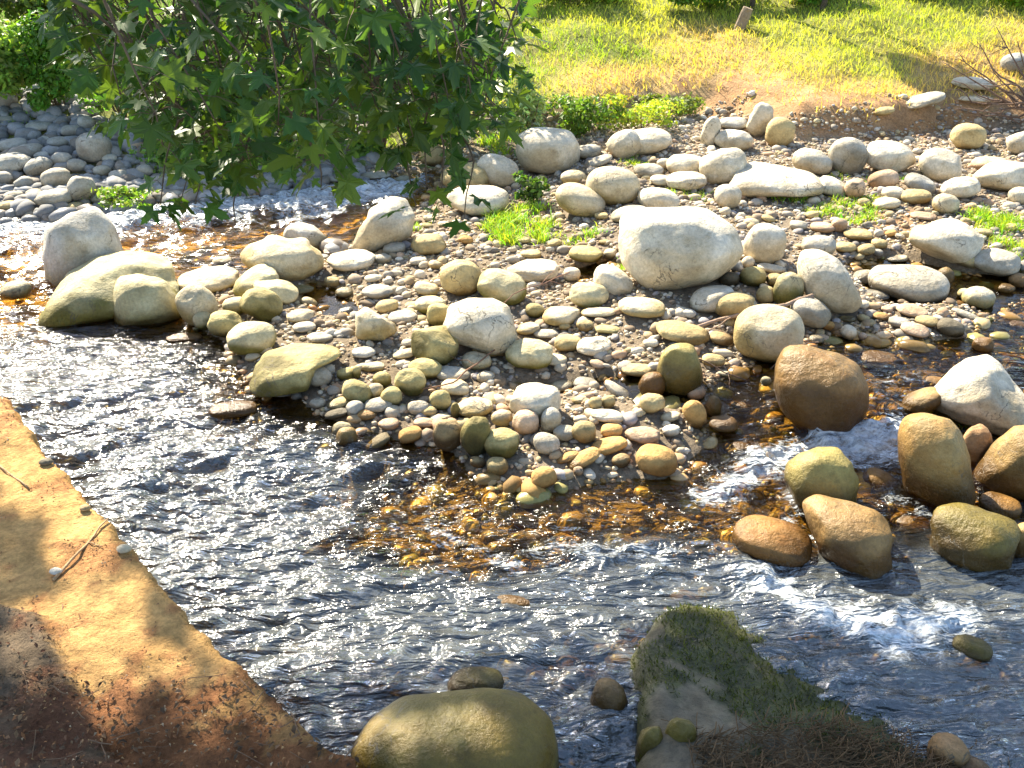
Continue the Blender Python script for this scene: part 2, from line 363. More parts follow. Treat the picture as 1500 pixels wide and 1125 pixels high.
g_o = link('ground', mesh('ground', Vg, quads, True, gc.reshape(-1, 3), {'wet': wetg.ravel()}), mat=M_ground); tag(g_o, kind='structure')

# ------------------------------------------------------------------ the stream surface
FOAM = [([(1330, 628, .13), (1290, 640, .12), (1240, 645, .1), (1170, 655, .08), (1130, 675, .04), (1090, 700, .02), (1040, 722)], 0.15, 0.70),
        ([(1120, 668, .05), (1075, 690, .02)], 0.24, 0.55),
        ([(1130, 870), (1210, 898), (1290, 930), (1330, 925), (1385, 895)], 0.15, 0.68),
        ([(1080, 815), (1180, 850), (1300, 880)], 0.12, 0.30), ([(1380, 895), (1480, 905), (1560, 930)], 0.12, 0.34),
        ([(800, 812), (900, 830), (1000, 826)], 0.12, 0.46), ([(630, 793), (700, 812), (775, 836)], 0.05, 0.5),
        ([(1020, 830), (1100, 840)], 0.12, 0.34),
        ([(-200, 345), (0, 338), (90, 330), (250, 318), (400, 298), (480, 290), (560, 275), (620, 268)], 0.50, 0.75),
        ([(600, 760), (700, 765)], 0.15, 0.30), ([(1120, 780), (1180, 760), (1210, 790), (1300, 830)], 0.07, 0.42), ([(1265, 600, .13), (1290, 560, .13), (1330, 550, .13)], 0.12, 0.36),
        ([(1310, 720, .1), (1370, 745, .06)], 0.07, 0.4), ([(0, 400), (60, 418)], 0.12, 0.4), ([(1200, 985), (1330, 1040), (1470, 1090)], 0.16, 0.26),
        ([(150, 640), (260, 760), (300, 850)], 0.28, 0.26), ([(560, 770), (640, 775)], 0.15, 0.28), ([(820, 735), (960, 745), (1060, 740)], 0.25, 0.26), ([(640, 990), (560, 1010)], 0.08, 0.2)]  # first streak here is sun glitter painted as pale specks
FOAM_GLINT_W = [(PP(p), w, s) for p, w, s in FOAM]
wx = axis([(-30, -9, 1.0), (-9, -5.5, 0.12), (-5.5, 6.5, 0.025), (6.5, 9, 0.12), (9, 30, 1)]); wy = axis([(-8, 1.6, 0.4), (1.6, 7.5, 0.025), (7.5, 12, 0.04)])
WX, WY = np.meshgrid(wx, wy)
def foam_glint_f(x, y):
    f = np.zeros(np.shape(x))
    for p, w, s in FOAM_GLINT_W:
        q = 0.10 + 0.5 * w
        xx = x + q * fbm(x * 3.2, y * 3.2, 0, 4, 171); yy = y + q * fbm(x * 3.2, y * 3.2, 0, 4, 172)
        f = np.maximum(f, s * np.exp(-(dline(xx, yy, p) / (w * 1.25)) ** 2))
    return f
def waves(x, y):
    # flow runs from the right and from the back towards the lower left
    u = x * 0.93 + y * 0.36; v = -x * 0.36 + y * 0.93
    wx_ = 0.35 * fbm(x * 1.1, y * 1.1, 0, 2, 72)
    calm = 0.45 + 0.75 * sm(fbm(x * 0.9, y * 0.9, 0, 2, 71), -0.25, 0.35)
    a = 0.075 * fbm(u * 1.5 + wx_, v * 3.8 + wx_ * 2, 0, 3, 73) + 0.028 * (1 - 2 * np.abs(fbm(u * 5 + wx_ * 3, v * 9 + wx_ * 3, 0, 3, 74))) + 0.014 * fbm(u * 13 + wx_ * 4, v * 18, 0, 2, 75)
    return a * calm
# ------------------------------------------------------------------ stones
#  code: top colour, bottom colour; bottoms darkened for shaded undersides, algae and wet
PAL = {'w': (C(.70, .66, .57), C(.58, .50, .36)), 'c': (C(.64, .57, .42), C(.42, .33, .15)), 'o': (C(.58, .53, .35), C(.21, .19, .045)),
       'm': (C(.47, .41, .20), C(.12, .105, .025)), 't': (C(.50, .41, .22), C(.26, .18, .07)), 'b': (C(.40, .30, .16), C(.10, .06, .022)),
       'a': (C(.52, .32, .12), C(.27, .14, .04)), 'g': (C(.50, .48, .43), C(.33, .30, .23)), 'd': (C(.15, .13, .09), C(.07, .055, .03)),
       'p': (C(.56, .42, .31), C(.36, .23, .13)), 'u': (C(.44, .27, .08), C(.30, .18, .05)), 'k': (C(.44, .44, .42), C(.28, .265, .24)), 'n': (C(.22, .185, .06), C(.07, .06, .018))}  # 'k' grey also carries the shade over the far stone pile
CNAME = {'w': 'white', 'c': 'cream', 'o': 'cream-olive', 'm': 'olive', 't': 'tan', 'b': 'brown', 'a': 'orange tan', 'g': 'grey', 'd': 'dark', 'p': 'pinkish', 'u': 'amber', 'k': 'bluish', 'n': 'dark mossy'}
ROCKS = []       # (px, py, w, h) in photo pixels of what was placed, with its object
def stone(cx, cy, w, h, tilt=0, code='c', poly=None, label=None, land=None, name=None, sub=None, facets=None, rough=None, wet=None, depthk=None, noclean=False):
    sd = len(ROCKS) + 1; rs = np.random.default_rng(sd * 13 + 5)
    if land: pass
    vis = (cx, cy, w, h)
    if poly is not None:
        pa = np.array(poly, float); x0, y0 = pa.min(0); x1, y1 = pa.max(0); cx, cy, w, h = (x0 + x1) / 2, (y0 + y1) / 2, x1 - x0, y1 - y0; vis = (cx, cy, w, h)
    # first guess on the ground decides whether it stands in water
    g0 = hit(cx, cy + h * 0.5, 0, True); tz, lz = T1(g0[0], g0[1]), L1(g0[0], g0[1])
    inw = tz < lz - 0.04 if wet is None else wet
    k = 0.80
    if code == 'u': inw = True
    if inw:
        if poly is not None: pa[:, 1] = np.where(pa[:, 1] > cy, cy + (pa[:, 1] - cy) * 1.45, pa[:, 1]); h2 = pa[:, 1].max() - pa[:, 1].min(); cy = (pa[:, 1].max() + pa[:, 1].min()) / 2; h = h2
        else: cy += 0.13 * h; h *= 1.26
        k = 0.50 if code != 'u' else -0.75
    d = ray(cx, cy); dn = d / np.linalg.norm(d)
    t = 8.0
    al = math.asin(-dn[2])
    for i in range(25):
        p = CAM + d * t
        a = w / 2 * t / F; b = h / 2 * t / F
        D = min(0.88 * a, 0.80 * b / math.sin(al)) if depthk is None else depthk * a
        D = min(D, 0.93 * b / math.sin(al))
        H = math.sqrt(max(b * b - (D * math.sin(al)) ** 2, (0.25 * b) ** 2)) / math.cos(al)
        gz = (max(T1(p[0], p[1]), L1(p[0], p[1])) if inw else T1(p[0], p[1])) + k * H * (0.9 if inw else 1)
        tn = (gz - CAM[2]) / d[2]
        t = 0.5 * t + 0.5 * min(max(tn, 2), 40)
    ctr = CAM + d * t
    npix = max(w, h)
    if sub is None: sub = 5 if npix > 130 else (4 if npix > 45 else 3)
    dirs, faces = ICO[sub]
    v = dirs.copy()
    # superellipsoid roundness + a few soft facets
    e = rs.uniform(0.92, 1.0)
    v = np.sign(v) * np.abs(v) ** e; v /= (np.sum(np.abs(v) ** 2.3, 1) ** (1 / 2.3))[:, None]
    nf = facets if facets is not None else rs.integers(2, 5)
    for q in range(nf):
        n = rs.normal(size=3); n /= np.linalg.norm(n); c0 = rs.uniform(0.82, 0.96) if facets is None else rs.uniform(0.62, 0.85)
        ex = v @ n - c0; v -= np.where(ex > 0, ex * 0.8, 0)[:, None] * n
    am = 0.10 if rough is None else rough
    nn = fbm(dirs[:, 0] * 1.3 + sd * 3.1, dirs[:, 1] * 1.3, dirs[:, 2] * 1.3, 3, sd)
    n2 = fbm(dirs[:, 0] * 5 + sd * 1.1, dirs[:, 1] * 5, dirs[:, 2] * 5, 3, sd + 9)
    v *= (1 + am * 1.6 * nn + am * 0.22 * n2)[:, None]
    v = v * np.array([a, D, H])
    # orientation: u right, vv up in the view plane, so that the tilt is seen
    u = np.cross(dn, [0, 0, 1.0]); u /= np.linalg.norm(u); vv = np.cross(u, dn); fl = np.cross([0, 0, 1.0], u)
    Wd = v[:, :1] * u + v[:, 1:2] * fl + v[:, 2:] * np.array([0, 0, 1.0])
    cu, cv, cw = Wd @ u, Wd @ vv, Wd @ dn
    su, sv = (cu.max() - cu.min()) / 2, (cv.max() - cv.min()) / 2
    cu = (cu - (cu.max() + cu.min()) / 2) * a / su; cv = (cv - (cv.max() + cv.min()) / 2) * b / sv
    if poly is not None:
        rel = (pa - [cx, cy]) * [1, -1] * t / F
        pol = np.concatenate([rel, rel[:1]])
        seg = []
        for i in range(len(rel)):                                     # rounded outline
            m0 = pol[i]; m1 = pol[i + 1]; seg += [m0 * (1 - s) + m1 * s for s in np.linspace(0, 1, 12, endpoint=False)]
        seg = np.array(seg); th = np.arctan2(seg[:, 1], seg[:, 0]); rr = np.hypot(seg[:, 0], seg[:, 1]); o = np.argsort(th); th, rr = th[o], rr[o]
        tg = np.linspace(-math.pi, math.pi, 181)
        rg = np.interp(tg, np.concatenate([th - 2 * math.pi, th, th + 2 * math.pi]), np.tile(rr, 3))
        ker = np.hanning(11); ker /= ker.sum(); rg = np.convolve(np.concatenate([rg[-11:-1], rg, rg[1:11]]), ker, 'same')[10:-10]
        ang = np.arctan2(cv, cu); rp = np.interp(ang, tg, rg)
        re = 1 / np.sqrt((np.cos(ang) / a) ** 2 + (np.sin(ang) / b) ** 2)
        nr = np.clip(np.hypot(cu, cv) / re, 0, 1); ratio = 1 + (rp / re - 1) * sm(nr, 0.0, 0.9)
        cu, cv = cu * ratio, cv * ratio
    if tilt:
        T_ = R(tilt); cu, cv = cu * math.cos(T_) - cv * math.sin(T_), cu * math.sin(T_) + cv * math.cos(T_)
    Vl = cu[:, None] * u + cv[:, None] * vv + cw[:, None] * dn
    z = Vl[:, 2]; zf = (z - z.min()) / (np.ptp(z) + 1e-6); zw = z + ctr[2]
    pw = Vl + ctr
    lw = L1(ctr[0], ctr[1])
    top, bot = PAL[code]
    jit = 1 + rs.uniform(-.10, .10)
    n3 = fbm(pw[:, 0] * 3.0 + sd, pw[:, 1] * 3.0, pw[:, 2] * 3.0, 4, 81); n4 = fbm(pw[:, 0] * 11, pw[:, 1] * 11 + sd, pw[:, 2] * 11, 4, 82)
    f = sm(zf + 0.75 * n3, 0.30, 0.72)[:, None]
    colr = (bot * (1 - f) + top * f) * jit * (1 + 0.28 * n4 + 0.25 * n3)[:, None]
    if code in 'wcg':                                               # grey weathering and lichen patches
        s_ = sm(n4 + 0.6 * n3, 0.12, 0.4)[:, None] * 0.45; colr = colr * (1 - s_) + s_ * C(.40, .35, .26)
    sp_ = (0.62 if code in 'bnamt' and inw else 0.0) * np.ptp(z) * 0.62  # splash-wet band raised to mid-height, also painting the shaded lower half darker
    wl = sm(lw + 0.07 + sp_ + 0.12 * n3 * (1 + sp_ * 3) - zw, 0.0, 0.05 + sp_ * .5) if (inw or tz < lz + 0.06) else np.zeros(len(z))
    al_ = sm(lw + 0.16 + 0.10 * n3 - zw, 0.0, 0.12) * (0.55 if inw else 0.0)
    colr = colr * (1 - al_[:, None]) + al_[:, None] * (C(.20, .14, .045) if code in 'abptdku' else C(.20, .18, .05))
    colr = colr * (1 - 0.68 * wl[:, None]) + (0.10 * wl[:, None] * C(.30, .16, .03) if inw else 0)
    if inw and a > .12 and code in 'btan': q_ = sm(n3 + .5 * n4, -.05, .2)[:, None] * .55; colr = colr * (1 - q_) + q_ * colr * C(.75, .60, .40)
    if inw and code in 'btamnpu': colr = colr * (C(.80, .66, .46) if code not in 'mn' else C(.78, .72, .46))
    if inw and code == 'o': colr = colr * C(.92, .90, .78)
    if not inw: colr = colr * C(1.03, .99, .90)
    colr = np.clip(colr, 0.01, 0.8)
    wid = 2 * a
    nm = name or ('boulder' if wid > 0.32 else 'stone')
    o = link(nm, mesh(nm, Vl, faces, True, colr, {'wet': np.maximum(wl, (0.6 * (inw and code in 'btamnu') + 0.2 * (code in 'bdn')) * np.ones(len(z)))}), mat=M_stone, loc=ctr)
    ROCKS.append(dict(inw=inw, px=vis, o=o, code=code, wid=wid, label=label, nm=nm, ctr=ctr, rad=(a, D, H)))
    return o
S = stone
BL = []      # landmark list: (px, py, half-size, short name)
def K(short, label, *a, **k):
    o = stone(*a, label=label, name='boulder', **k); BL.append((ROCKS[-1]['px'], short)); return o
# --- landmark boulders, each with its outline
K('tall domed boulder', 'tall domed white boulder, leftmost large one, standing in the stream', 0, 0, 0, 0, code='w', poly=[(60, 412), (66, 365), (82, 325), (115, 307), (150, 314), (172, 343), (178, 375), (176, 412)], rough=.06)
K('long low white boulder', 'long low white boulder with olive waterline in front of the tall dome', 0, 0, 0, 0, code='o', poly=[(57, 442), (78, 420), (108, 392), (150, 373), (200, 371), (238, 383), (254, 410), (250, 448), (150, 452), (65, 450)], rough=.06)
K('squat olive boulder', 'squat olive boulder with flat shoulder at the right end of the long white one', 0, 0, 0, 0, code='o', poly=[(165, 462), (170, 422), (185, 399), (215, 400), (248, 415), (262, 440), (262, 464), (210, 468)])
K('pitted grey boulder', 'pitted grey-white boulder beside the amber backwater, under the single hanging leaf', 0, 0, 0, 0, code='c', poly=[(350, 378), (366, 354), (405, 342), (450, 350), (472, 372), (472, 395), (445, 414), (412, 412), (380, 396)], rough=.14)
K('slanting white boulder', 'white boulder with slanting left edge, partly behind the lowest leaves', 0, 0, 0, 0, code='w', poly=[(511, 364), (525, 335), (548, 302), (575, 288), (600, 289), (608, 320), (602, 348), (575, 362), (540, 370)])
K('flat mossy boulder', 'broad flat boulder with bright top and mossy face at the near shore', 0, 0, 0, 0, code='m', poly=[(366, 562), (375, 530), (395, 511), (430, 502), (480, 505), (502, 516), (498, 532), (458, 545), (445, 574), (400, 576), (372, 575)], rough=.08)
K('cracked white boulder', 'cracked white rounded boulder in the middle of the gravel bar', 0, 0, 0, 0, code='w', poly=[(647, 480), (658, 450), (688, 436), (720, 437), (742, 451), (757, 485), (752, 512), (720, 520), (682, 508), (655, 497)], rough=.07)
K('biggest white boulder', 'biggest white boulder, barrel shaped, on the gravel bar', 0, 0, 0, 0, code='w', poly=[(906, 350), (908, 325), (922, 313), (955, 308), (1000, 302), (1030, 304), (1055, 320), (1080, 346), (1089, 366), (1070, 388), (1040, 408), (1000, 424), (958, 427), (935, 413), (918, 397), (907, 372)], rough=.05)
K('slanted pear boulder', 'pale pear shaped boulder sloping down to the right, above the driftwood', 0, 0, 0, 0, code='w', poly=[(1166, 395), (1171, 375), (1195, 369), (1220, 377), (1245, 405), (1266, 435), (1256, 452), (1225, 456), (1190, 442), (1172, 420)], rough=.05)
K('round tan boulder', 'round tan-topped boulder with dark foot at the end of the driftwood', 1126, 488, 100, 86, 0, 'c', rough=.06)
K('low oval grey boulder', 'low oval grey-white boulder in the upper right shallows', 1330, 414, 114, 56, 0, 'g', rough=.05)
K('blocky pale boulder', 'blocky pale boulder beside the green weeds near the right edge', 1385, 351, 102, 64, 0, 'w', facets=5)
K('large brown boulder', 'large brown wet boulder above the white rapid', 0, 0, 0, 0, code='b', poly=[(1126, 545), (1138, 519), (1170, 511), (1210, 513), (1245, 529), (1266, 552), (1271, 582), (1255, 608), (1220, 618), (1180, 612), (1150, 592), (1132, 570)], rough=.05)
K('white peaked boulder', 'sharp peaked white boulder at the right edge of the stream', 0, 0, 0, 0, code='w', poly=[(1364, 602), (1380, 570), (1408, 532), (1432, 518), (1453, 527), (1480, 553), (1512, 580), (1518, 620), (1470, 632), (1420, 627), (1380, 614)], rough=.06, wet=False)
K('leaning egg boulder', 'leaning egg shaped tan boulder below the peaked white one', 0, 0, 0, 0, code='t', poly=[(1310, 650), (1314, 618), (1335, 602), (1365, 606), (1387, 625), (1411, 662), (1433, 700), (1430, 726), (1405, 740), (1370, 735), (1335, 706), (1315, 676)], rough=.04)
K('right edge tan boulder', 'tan boulder cut by the right edge, touching the peaked white one', 0, 0, 0, 0, code='t', poly=[(1437, 702), (1450, 665), (1473, 626), (1500, 614), (1540, 620), (1552, 680), (1530, 718), (1470, 720), (1445, 714)])
K('mossy pyramid boulder', 'yellow-green mossy pyramid boulder standing in the white rapid', 0, 0, 0, 0, code='m', poly=[(1148, 692), (1157, 668), (1183, 654), (1215, 652), (1240, 671), (1256, 700), (1252, 730), (1200, 742), (1165, 736), (1151, 712)], rough=.08)
K('long brown boulder', 'long brown wet boulder just in front of the mossy pyramid', 0, 0, 0, 0, code='b', poly=[(1169, 753), (1188, 737), (1235, 733), (1270, 741), (1299, 770), (1307, 800), (1290, 819), (1250, 821), (1210, 806), (1183, 780)], rough=.06)
K('half drowned amber boulder', 'half drowned amber boulder with grey cap, left of the long brown one', 1131, 785, 116, 54, -5, 'a', rough=.07)
K('dark mossy boulder', 'dark mossy oval boulder near the right edge below the egg boulder', 1424, 780, 122, 76, -3, 'n')
K('big dappled boulder', 'big dappled olive boulder at the bottom edge in tree shade', 0, 0, 0, 0, code='n', poly=[(517, 1092), (548, 1060), (598, 1028), (660, 1017), (720, 1019), (770, 1038), (806, 1070), (820, 1110), (815, 1160), (750, 1200), (600, 1200), (540, 1160), (520, 1118)], rough=.04, wet=True)
K('upper domed boulder', 'large white dome beside the leafy weeds at the top of the bar', 0, 0, 0, 0, code='w', poly=[(754, 222), (760, 200), (778, 189), (805, 187), (832, 192), (848, 210), (852, 235), (840, 250), (800, 255), (770, 247)], rough=.05)
K('long white boulder', 'longest low white boulder in the upper right row', 0, 0, 0, 0, code='w', poly=[(1073, 277), (1077, 255), (1100, 240), (1140, 242), (1180, 249), (1203, 261), (1208, 276), (1170, 284), (1120, 289), (1085, 290)], rough=.05)
K('balanced oval boulder', 'smooth tan oval boulder resting against its leaning neighbour', 898, 272, 80, 56, -4, 'c', rough=.03, facets=0)
K('leaning oval boulder', 'pale oval boulder leaning under the smooth tan oval', 850, 294, 76, 46, -20, 'c', rough=.04, facets=1)
K('olive ball boulder', 'ball shaped olive boulder between gravel and the right channel', 996, 536, 68, 68, 0, 'm', rough=.05)
K('square olive boulder', 'square olive-brown boulder left of the cracked white one', 637, 506, 70, 58, 0, 'm', facets=4)
K('bright cone boulder', 'bright white cone shaped boulder near the lower shore', 784, 588, 76, 56, 0, 'w')
K('orange shore boulder', 'rounded orange-brown boulder at the tip of the shore', 962, 674, 62, 46, -8, 'a', rough=.05)
K('deep green boulder', 'deep green boulder, middle one of three at the waterline', 697, 640, 46, 60, 0, 'n')
# --- the others of the left chain
for r in [(23, 422, 44, 22, 0, 'c'), (306, 410, 88, 38, 0, 'c'), (448, 344, 66, 34, -15, 'w'), (327, 385, 32, 20, 0, 'c'), (373, 412, 70, 40, 20, 'o'), (404, 426, 66, 36, -18, 'o'),
    (383, 446, 62, 48, -25, 'm'), (345, 448, 38, 26, 0, 'o'), (289, 447, 56, 62, 20, 'c'), (298, 470, 30, 28, 0, 'o'), (330, 474, 52, 40, -8, 'm'), (369, 495, 72, 50, 0, 'o'), (440, 424, 40, 13, 0, 'm'),
    (370, 523, 22, 12, 0, 'c'), (388, 512, 22, 15, 0, 'c'), (447, 563, 36, 15, 45, 'k'), (468, 552, 36, 30, 0, 'g'), (480, 542, 22, 18, 0, 'g'), (465, 590, 24, 15, 0, 'g'), (434, 580, 16, 14, 0, 'k'), (413, 577, 28, 9, 0, 'g'),
    (440, 462, 40, 20, 0, 'c'), (446, 479, 34, 16, 0, 'g'), (468, 493, 38, 14, 0, 'g'), (342, 597, 70, 20, -2, 'b'), (270, 493, 52, 11, -5, 'a'),
    # bar, left and middle
    (515, 381, 72, 32, 0, 'w'), (577, 364, 34, 18, 5, 'g'), (560, 379, 28, 15, 0, 'g'), (628, 358, 52, 32, 0, 't'), (613, 383, 26, 14, 0, 'g'), (675, 407, 62, 54, 0, 't'), (736, 420, 74, 50, -18, 'o'), (780, 396, 76, 34, 5, 'w'),
    (858, 372, 50, 25, -3, 'm'), (777, 372, 32, 14, 0, 't'), (895, 372, 22, 16, 0, 'c'), (838, 402, 25, 22, 0, 'w'), (863, 433, 58, 38, 0, 'o'), (625, 423, 38, 20, -15, 'c'), (553, 427, 46, 22, 0, 'g'), (505, 428, 28, 16, 0, 't'),
    (567, 448, 34, 20, 10, 't'), (590, 464, 44, 20, 0, 'g'), (630, 447, 46, 28, 0, 'o'), (643, 462, 36, 36, 0, 'm'), (470, 495, 36, 14, 0, 'g'), (533, 516, 36, 17, 0, 'k'), (598, 502, 20, 12, 0, 'w'), (593, 518, 36, 14, 8, 'c'),
    (722, 512, 60, 20, 0, 't'), (623, 540, 50, 32, -5, 'm'), (601, 559, 46, 42, -15, 'm'), (698, 528, 44, 27, 0, 'c'), (775, 518, 70, 46, 0, 'o'), (813, 527, 36, 19, 0, 'c'), (870, 507, 52, 30, 14, 'w'), (832, 502, 40, 26, 0, 't'),
    (822, 462, 56, 30, 10, 'c'), (783, 455, 28, 22, -15, 'm'), (773, 481, 36, 18, 10, 'c'), (800, 489, 38, 14, 0, 'g'), (857, 477, 26, 18, 0, 't'), (878, 457, 54, 15, 4, 'c'), (890, 482, 38, 13, 0, 'm'), (827, 478, 18, 12, 0, 't'),
    (662, 547, 52, 22, -5, 'g'), (711, 552, 28, 18, 0, 'w'), (667, 567, 42, 24, -10, 'c'), (645, 586, 32, 30, 0, 'm'), (695, 596, 56, 30, 5, 'c'), (667, 602, 14, 26, 0, 'n'), (770, 618, 40, 38, 0, 'p'), (807, 615, 30, 38, -10, 'w'),
    (735, 612, 32, 26, 0, 'c'), (655, 638, 42, 48, 0, 'b'), (734, 649, 54, 46, 0, 'm'), (800, 650, 40, 32, -20, 'g'), (855, 633, 36, 34, 0, 't'), (828, 634, 36, 24, 0, 'g'), (601, 637, 36, 24, 15, 'a'), (508, 639, 32, 28, -10, 't'),
    (553, 646, 40, 14, 28, 'd'), (570, 621, 32, 18, 0, 'p'), (613, 597, 32, 22, 0, 'g'), (553, 593, 44, 22, 5, 'g'), (523, 574, 46, 34, -30, 'm'), (506, 548, 26, 19, 0, 'm'), (522, 546, 14, 20, 0, 'm'), (559, 556, 28, 24, 0, 'm'),
    (550, 572, 24, 22, 0, 'c'), (573, 580, 32, 28, 0, 'm'), (520, 598, 28, 24, 25, 'k'), (497, 590, 36, 16, 10, 't'), (493, 606, 38, 15, 8, 'd'), (537, 607, 30, 18, 0, 'a'), (645, 612, 34, 13, 8, 'c'), (628, 603, 24, 16, 0, 't'), (622, 619, 34, 15, 0, 'p'),
    (547, 537, 34, 14, 0, 'c'), (729, 683, 32, 28, 0, 't'), (700, 677, 24, 17, -15, 'b'), (797, 700, 38, 34, 10, 'a'), (855, 672, 54, 24, 32, 'a'), (893, 653, 54, 26, 15, 'a'), (830, 670, 38, 14, 24, 'a'), (847, 690, 15, 14, 0, 'p'),
    (910, 675, 28, 22, 20, 'b'), (941, 637, 52, 26, 0, 'p'), (896, 631, 32, 21, 0, 'a'), (872, 591, 21, 20, 0, 't'), (891, 589, 21, 20, 0, 't'), (890, 609, 50, 20, -5, 'w'), (910, 577, 60, 20, -35, 'w'), (860, 563, 40, 22, -10, 'g'),
    (822, 566, 36, 18, 10, 'c'), (955, 560, 40, 32, 0, 'a'), (935, 542, 50, 20, 0, 't'), (955, 591, 38, 30, 0, 't'), (1020, 577, 28, 22, 25, 'p'), (1019, 607, 32, 44, 30, 'a'), (1045, 593, 24, 28, 0, 't'), (1045, 528, 34, 20, 0, 't'),
    # around the biggest boulder
    (1120, 357, 62, 60, 0, 'w'), (898, 412, 62, 42, -28, 'w'), (940, 450, 70, 30, -3, 'c'), (1043, 438, 66, 40, 18, 'g'), (1075, 448, 58, 42, 0, 't'), (1103, 405, 40, 30, 0, 'm'), (1078, 389, 24, 18, -20, 'k'), (1096, 384, 18, 18, -30, 'w'),
    (1130, 393, 42, 13, -5, 'w'), (1136, 410, 27, 20, 0, 't'), (1068, 408, 30, 20, 0, 'd'), (1122, 432, 28, 27, 0, 't'), (1000, 487, 80, 32, -8, 't'), (1057, 496, 36, 20, -12, 'b'), (1155, 425, 44, 54, 0, 'o'), (1187, 457, 60, 42, -18, 'g'),
    (1199, 360, 50, 32, 5, 'g'), (1418, 381, 34, 22, -8, 't'), (1460, 383, 66, 38, -4, 'g'), (1265, 406, 36, 22, 10, 'c'), (1382, 405, 28, 28, -20, 't'), (1433, 433, 46, 28, 0, 'c'), (1493, 409, 30, 18, 0, 'p'), (1243, 487, 24, 22, -25, 'w'),
    (1264, 494, 14, 14, 0, 'p'), (1213, 477, 20, 14, 0, 'a'), (1280, 432, 44, 16, 0, 'g'), (1337, 455, 48, 20, -6, 'p'), (1341, 483, 42, 20, -6, 'p'), (1393, 480, 40, 26, -10, 'd'), (1358, 470, 34, 16, 0, 't'), (1318, 472, 32, 16, 0, 'k'),
    (1416, 461, 44, 10, -12, 'g'), (1474, 421, 24, 12, 0, 't'), (1257, 343, 42, 17, 0, 't'), (1238, 362, 32, 16, 0, 't'), (1268, 366, 28, 18, 20, 't'), (1288, 357, 24, 14, 0, 't'), (1229, 330, 24, 20, 0, 'p'), (1313, 378, 32, 12, 10, 'c'),
    (1440, 503, 30, 20, 0, 'a'), (1290, 524, 62, 20, 0, 'u'), (1488, 475, 36, 14, 0, 'u'), (1290, 463, 24, 12, 0, 'a'), (1241, 467, 26, 9, 5, 't'),
    # right channel
    (1428, 650, 44, 60, 0, 'p'), (1352, 584, 58, 30, 38, 't'), (1497, 790, 38, 50, 0, 't'), (1465, 737, 58, 28, -5, 'a'), (1232, 634, 38, 12, 30, 'b'), (1060, 618, 42, 20, 0, 'p'), (1085, 593, 32, 14, 0, 'u'), (1122, 557, 16, 12, 0, 'c'),
    (1283, 672, 60, 30, 0, 'u'), (1290, 706, 60, 34, -20, 'u'), (1088, 655, 58, 20, 0, 'u'), (1335, 764, 60, 26, 0, 'u'), (1275, 735, 50, 24, 0, 'u'), (1370, 560, 40, 20, 0, 'u'), (1310, 600, 50, 26, 0, 'u'), (1480, 530, 60, 22, 0, 'u'),
    (697, 997, 84, 40, 0, 'n'), (892, 1018, 60, 42, -40, 'b'), (750, 882, 70, 20, -8, 'u'), (952, 1098, 44, 66, 0, 'n'), (994, 1092, 50, 74, 0, 'n'), (1048, 1096, 62, 38, 0, 'k'), (1390, 1096, 58, 40, -20, 'p'), (1425, 1122, 50, 26, 0, 'p'),
    (540, 803, 70, 26, 0, 'u'), (1425, 945, 56, 26, 0, 'n'),
    # upper row
    (683, 259, 76, 42, 0, 't'), (729, 250, 64, 46, -20, 'w'), (700, 293, 92, 44, 0, 'w'), (633, 227, 36, 34, 0, 't'), (840, 260, 38, 22, 0, 'c'), (965, 292, 62, 34, -8, 'w'), (922, 313, 56, 24, 10, 'g'), (862, 222, 38, 22, 0, 'g'),
    (877, 236, 42, 15, 22, 'g'), (915, 212, 50, 42, 30, 'w'), (945, 207, 78, 38, 8, 'w'), (973, 240, 22, 16, 0, 'w'), (950, 250, 44, 22, 0, 'g'), (968, 264, 32, 16, 0, 'w'), (550, 257, 46, 13, 0, 'g'), (590, 262, 28, 10, 0, 'g'),
    (1114, 176, 34, 50, -22, 'w'), (1041, 193, 26, 46, -10, 'w'), (1074, 180, 42, 18, 0, 'k'), (1075, 206, 56, 32, 0, 'w'), (1143, 194, 42, 44, 0, 't'), (1059, 244, 70, 52, 10, 'w'), (1006, 242, 60, 32, 0, 'w'), (1005, 265, 60, 28, 5, 'w'),
    (1066, 288, 40, 36, 0, 'w'), (1190, 237, 58, 36, -8, 'w'), (1242, 229, 58, 54, -25, 'g'), (1304, 230, 72, 46, -5, 'w'), (1378, 242, 64, 48, -15, 'w'), (1294, 263, 44, 28, 15, 'p'), (1220, 274, 48, 27, -15, 'w'), (1252, 276, 30, 30, 0, 'p'),
    (1348, 270, 48, 26, -20, 'k'), (1342, 288, 44, 22, 5, 't'), (1310, 283, 36, 20, 0, 'w'), (1297, 298, 42, 18, 10, 'c'), (1407, 275, 54, 32, 12, 'w'), (1385, 299, 38, 30, 0, 'c'), (1450, 240, 52, 22, 8, 'p'), (1470, 257, 84, 44, 8, 'w'),
    (1497, 287, 38, 26, 0, 'w'), (1418, 200, 50, 38, 0, 't'), (1496, 210, 40, 34, 20, 'w'), (1427, 122, 62, 18, 0, 'w'), (1428, 144, 50, 10, 3, 'c'), (1352, 147, 62, 20, 18, 'g'), (1486, 92, 38, 28, 15, 'k'), (1294, 163, 32, 13, 12, 't'),
    (1353, 316, 38, 12, 0, 'p'), (1205, 333, 36, 16, 0, 'p'), (1170, 330, 26, 14, 0, 'g'),
    # pile on the far left bank
    (57, 185, 38, 15, 0, 'k'), (104, 192, 28, 18, 0, 'k'), (127, 181, 26, 24, 0, 'k'), (138, 216, 50, 44, 0, 'k'), (17, 212, 46, 18, 5, 'k'), (46, 219, 34, 18, 0, 'k'), (85, 208, 32, 16, 0, 'k'), (20, 238, 50, 30, 0, 'k'),
